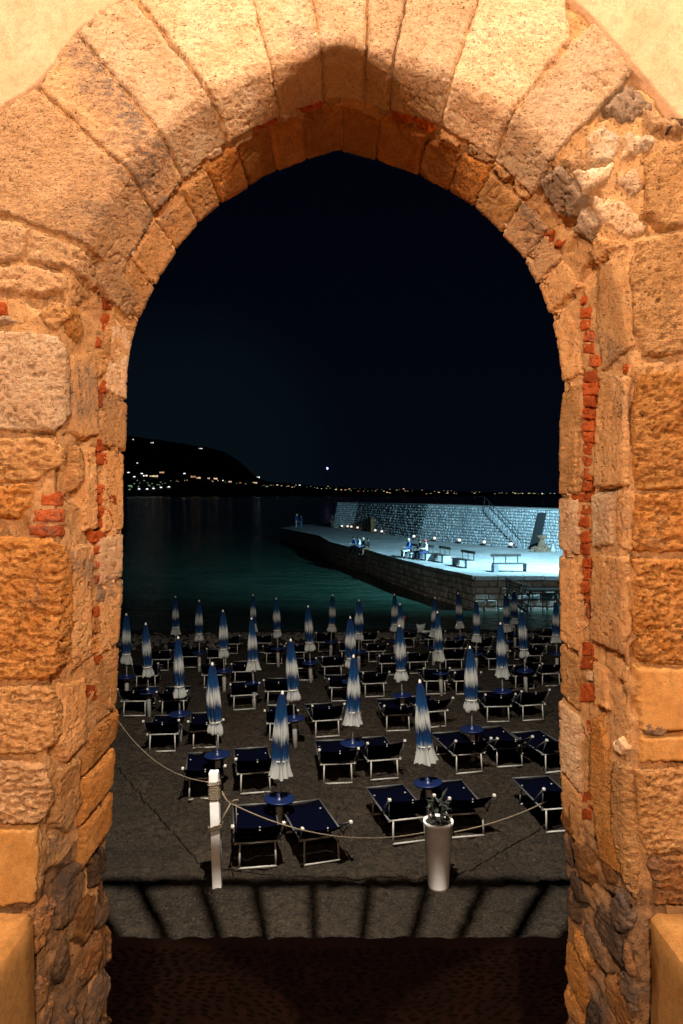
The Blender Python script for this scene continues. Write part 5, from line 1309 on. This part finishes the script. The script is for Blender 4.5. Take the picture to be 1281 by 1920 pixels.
# ------------------------------------------------------------------ people on the quay
CL = {}
def cloth(name, col): 
    if name not in CL: CL[name] = simple(name, col, .85, var=.15, scale=9)
    return CL[name]
skin_m = simple('skin', (.42, .26, .18), .6)
def person(lab, loc, rz, pose, top, legs, hair, shoes=(.05,.05,.05), h=1.0, short=False, cap=None, lean=0.0, arms='lap'):
    if pose == 'stand':
        pel = Vector((0,0,.93)); kn = [Vector((s*.10,-.03,.50)) for s in (-1,1)]; an = [Vector((s*.11,.02,.09)) for s in (-1,1)]; toe = [Vector((s*.12,-.15,.04)) for s in (-1,1)]
    elif pose == 'bench':
        pel = Vector((0,0,.56)); kn = [Vector((s*.12,-.44,.53)) for s in (-1,1)]; an = [Vector((s*.12,-.46-.05*s,.10)) for s in (-1,1)]; toe = [Vector((s*.13,-.63-.05*s,.04)) for s in (-1,1)]
    else:
        pel = Vector((0,0,.11)); kn = [Vector((s*.12,-.44,.09)) for s in (-1,1)]; an = [Vector((s*.12,-.46,-.34)) for s in (-1,1)]; toe = [Vector((s*.12,-.60,-.42)) for s in (-1,1)]
    up = Vector((0, -math.sin(lean), math.cos(lean)))
    sp1 = pel + up*.20; ch = pel + up*.42; nk = pel + up*.575; hd = pel + up*.68 + Vector((0,-.02,0)); ht = pel + up*.79 + Vector((0,-.02,0))
    V = [pel, sp1, ch, nk, hd, ht]; Rr = [.135,.125,.145,.052,.088,.06]; Ed = [(0,1),(1,2),(2,3),(3,4),(4,5)]; reg = ['L','T','T','S','S','S']
    wr = []
    for i, s in enumerate((-1,1)):
        sh = pel + up*.48 + Vector((s*.17,0,0))
        if arms == 'lap' and pose != 'stand': el = sh + Vector((s*.05,-.10,-.27)); w_ = el + Vector((-s*.10,-.22,.01))
        elif arms == 'prop': el = sh + Vector((s*.06,.08,-.27)); w_ = el + Vector((s*.03,.10,-.22))
        else: el = sh + Vector((s*.06,.03,-.29)); w_ = el + Vector((s*.0,-.10,-.24))
        b = len(V); V += [sh, el, w_]; Rr += [.062,.045,.033]; Ed += [(2,b),(b,b+1),(b+1,b+2)]; reg += ['T','T' if i or not short else 'T','S']; wr.append((el, w_))
        hip = pel + Vector((s*.09,0,-.03)); b = len(V); V += [hip, kn[i], an[i], toe[i]]; Rr += [.092,.06,.042,.035]; Ed += [(0,b),(b,b+1),(b+1,b+2),(b+2,b+3)]; reg += ['L','L','S' if short else 'L','F']
    me = bpy.data.meshes.new('sk'); me.from_pydata([tuple(v) for v in V], Ed, [])
    ob = bpy.data.objects.new('sk', me); C.objects.link(ob)
    sk = ob.modifiers.new('s', 'SKIN'); 
    if not me.skin_vertices: bm0 = bmesh.new(); bm0.from_mesh(me); bm0.verts.layers.skin.verify(); bm0.to_mesh(me); bm0.free()
    for k, r in enumerate(Rr): me.skin_vertices[0].data[k].radius = (r, r * (.78 if reg[k] in 'T' and k < 3 else 1)); 
    me.skin_vertices[0].data[0].use_root = True
    sb_ = ob.modifiers.new('u', 'SUBSURF'); sb_.levels = 2; sb_.render_levels = 2
    dg = bpy.context.evaluated_depsgraph_get(); dg.update(); ev = ob.evaluated_get(dg)
    out = bpy.data.meshes.new_from_object(ev); bpy.data.objects.remove(ob)
    bmx = bmesh.new(); bmx.from_mesh(out)
    for v in bmx.verts:                                 # nose and chin
        d = (v.co - (hd + Vector((0,-.09,-.01)))).length
        if d < .045: v.co.y -= .022 * (1 - d/.045)
    mb = MB(); mb.bm.free(); mb.bm = bmx
    n0 = len(bmx.faces)
    for (el, w_), s in zip(wr, (-1,1)):                 # hands: palm and five unequal bent fingers
        d = (w_ - el).normalized(); side = Vector((1,0,0)) if abs(d.x) < .8 else Vector((0,1,0)); nn_ = d.cross(side).normalized(); side = nn_.cross(d)
        mb.tube([w_ - d*.02, w_ + d*.04, w_ + d*.085], [.03,.04,.036], 6)
        for k in range(4):
            o = w_ + d*.08 + side*(.027 - .018*k); L_ = (.065,.075,.07,.055)[k]; mb.tube([o, o + d*L_*.5, o + d*L_*.85 - nn_*.02], [.011,.010,.007], 5)
        o = w_ + d*.03 + side*s*.035; mb.tube([o, o + side*s*.03 + d*.03, o + side*s*.035 + d*.06], [.013,.011,.008], 5)
    bmx.faces.ensure_lookup_table()
    seg = [(V[a], V[b], reg[b] if not (reg[b] == 'S' and reg[a] in 'TL') else reg[a]) for a, b in Ed]
    mi = {'S':0,'T':1,'L':2,'F':3}
    for k, f in enumerate(bmx.faces):
        f.smooth = True
        if k >= n0: f.material_index = 0; continue
        c = f.calc_center_median(); best = None
        for a, b, g in seg:
            e = b - a; t = max(0, min(1, (c-a).dot(e)/max(e.length_squared,1e-9))); dd = (c - a - e*t).length
            if best is None or dd < best[0]: best = (dd, g)
        f.material_index = mi[best[1]]
    out = bpy.data.meshes.new('body'); bmx.to_mesh(out); bmx.free()
    for m_ in (skin_m, cloth(*top), cloth(*legs), cloth('shoe', shoes)): out.materials.append(m_)
    t = empty('person', loc, rz, lab, 'person'); t.scale = (h, h, h)
    link('body', out, None, t)
    m = MB(); m.lathe([(.098,-.02),(.104,.03),(.095,.075),(.06,.11),(.015,.125)], 14, fn=lambda k,a,r: r*(1+.05*math.cos(3*a)) , c=(hd.x, hd.y+.018, hd.z))
    m.build('hair' if cap is None else 'cap', cloth(*(hair if cap is None else cap)), t)
    return t
def dk(px, py): 
    x, y, _ = on_z(px, py, DK); return (x, y, DK + .005)
navy = ('navy_cloth', (.02,.04,.14)); blue = ('blue_cloth', (.04,.13,.42)); white_c = ('white_cloth', (.75,.75,.74)); black = ('black_cloth', (.012,.012,.015)); jeans = ('denim', (.06,.13,.28)); brown_c = ('brown_cloth', (.12,.07,.05)); pale_c = ('pale_trousers', (.6,.6,.58))
dkh = ('dark_hair', (.02,.015,.012)); fair = ('fair_hair', (.62,.52,.40)); red_c = ('red_cap', (.42,.05,.05)); wcap = ('white_cap', (.8,.8,.78))
person('person in a pale cap and shorts standing at the tip of the quay', dk(557,991.5), math.radians(40), 'stand', navy, ('pale_shorts', (.4,.35,.3)), fair, short=True, cap=wcap, h=1.05)
person('person in jeans standing close beside the one in a pale cap', dk(565,992.5), math.radians(-60), 'stand', navy, jeans, dkh)
person('person in dark clothes standing in the gloom at the wall end', dk(623,990), math.radians(20), 'stand', ('dark_red_cloth', (.06,.02,.02)), brown_c, dkh, h=.98)
def edge_at(px):
    k = int(np.argmin([abs(px - (e[0]*F/e[1] + CX)) for e in E])); best = None
    for a, b in zip(E[:-1], E[1:]):
        for t_ in np.linspace(0, 1, 50):
            p = Vector((*a,0)).lerp(Vector((*b,0)), float(t_)); d = abs(CX + F*p.x/p.y - px)
            if best is None or d < best[0]: best = (d, p, (Vector((*b,0)) - Vector((*a,0))).normalized())
    return best[1], best[2]
def edge_person(px, inn, *a, **k):
    p, t_ = edge_at(px); n = Vector((t_.y, -t_.x, 0))
    if n.dot(-p) < 0: n = -n
    q = p - n * inn; rz = math.atan2(n.x, -n.y)
    return person(a[0], (q.x, q.y, DK + .02), rz + k.pop('turn', 0), *a[1:], **k)
edge_person(667, .02, 'person in blue sitting on the quay edge, leftmost of the four', 'edge', blue, black, dkh, lean=.25)
edge_person(675, .02, 'person in a white shirt sitting on the quay edge', 'edge', white_c, jeans, dkh, lean=.15)
edge_person(684, .02, 'person in black sitting on the quay edge beside the white shirt', 'edge', black, black, fair, lean=.2)
edge_person(692, .02, 'person in black with bare legs hanging over the quay edge, rightmost of the four', 'edge', black, ('brown_shorts', (.2,.11,.06)), dkh, short=True, turn=-.5, lean=.1)
def on_bench(k, off, *a, **kw):
    x, y, rz = B_pos[k]; d = Vector((math.cos(rz), math.sin(rz)))
    return person(a[0], (x + d.x*off, y + d.y*off, DK - .04 + .005), rz + kw.pop('turn', 0), *a[1:], **kw)
on_bench(0, .15, 'fair haired person in a blue top and white trousers on a quay bench', 'bench', blue, pale_c, fair, lean=.12)
on_bench(1, -.45, 'person in dark clothes on the bench, beside the one in a red cap', 'bench', black, black, dkh, lean=.2)
on_bench(1, .35, 'person in a white shirt and red cap on a quay bench', 'bench', white_c, navy, dkh, cap=red_c, lean=.1)
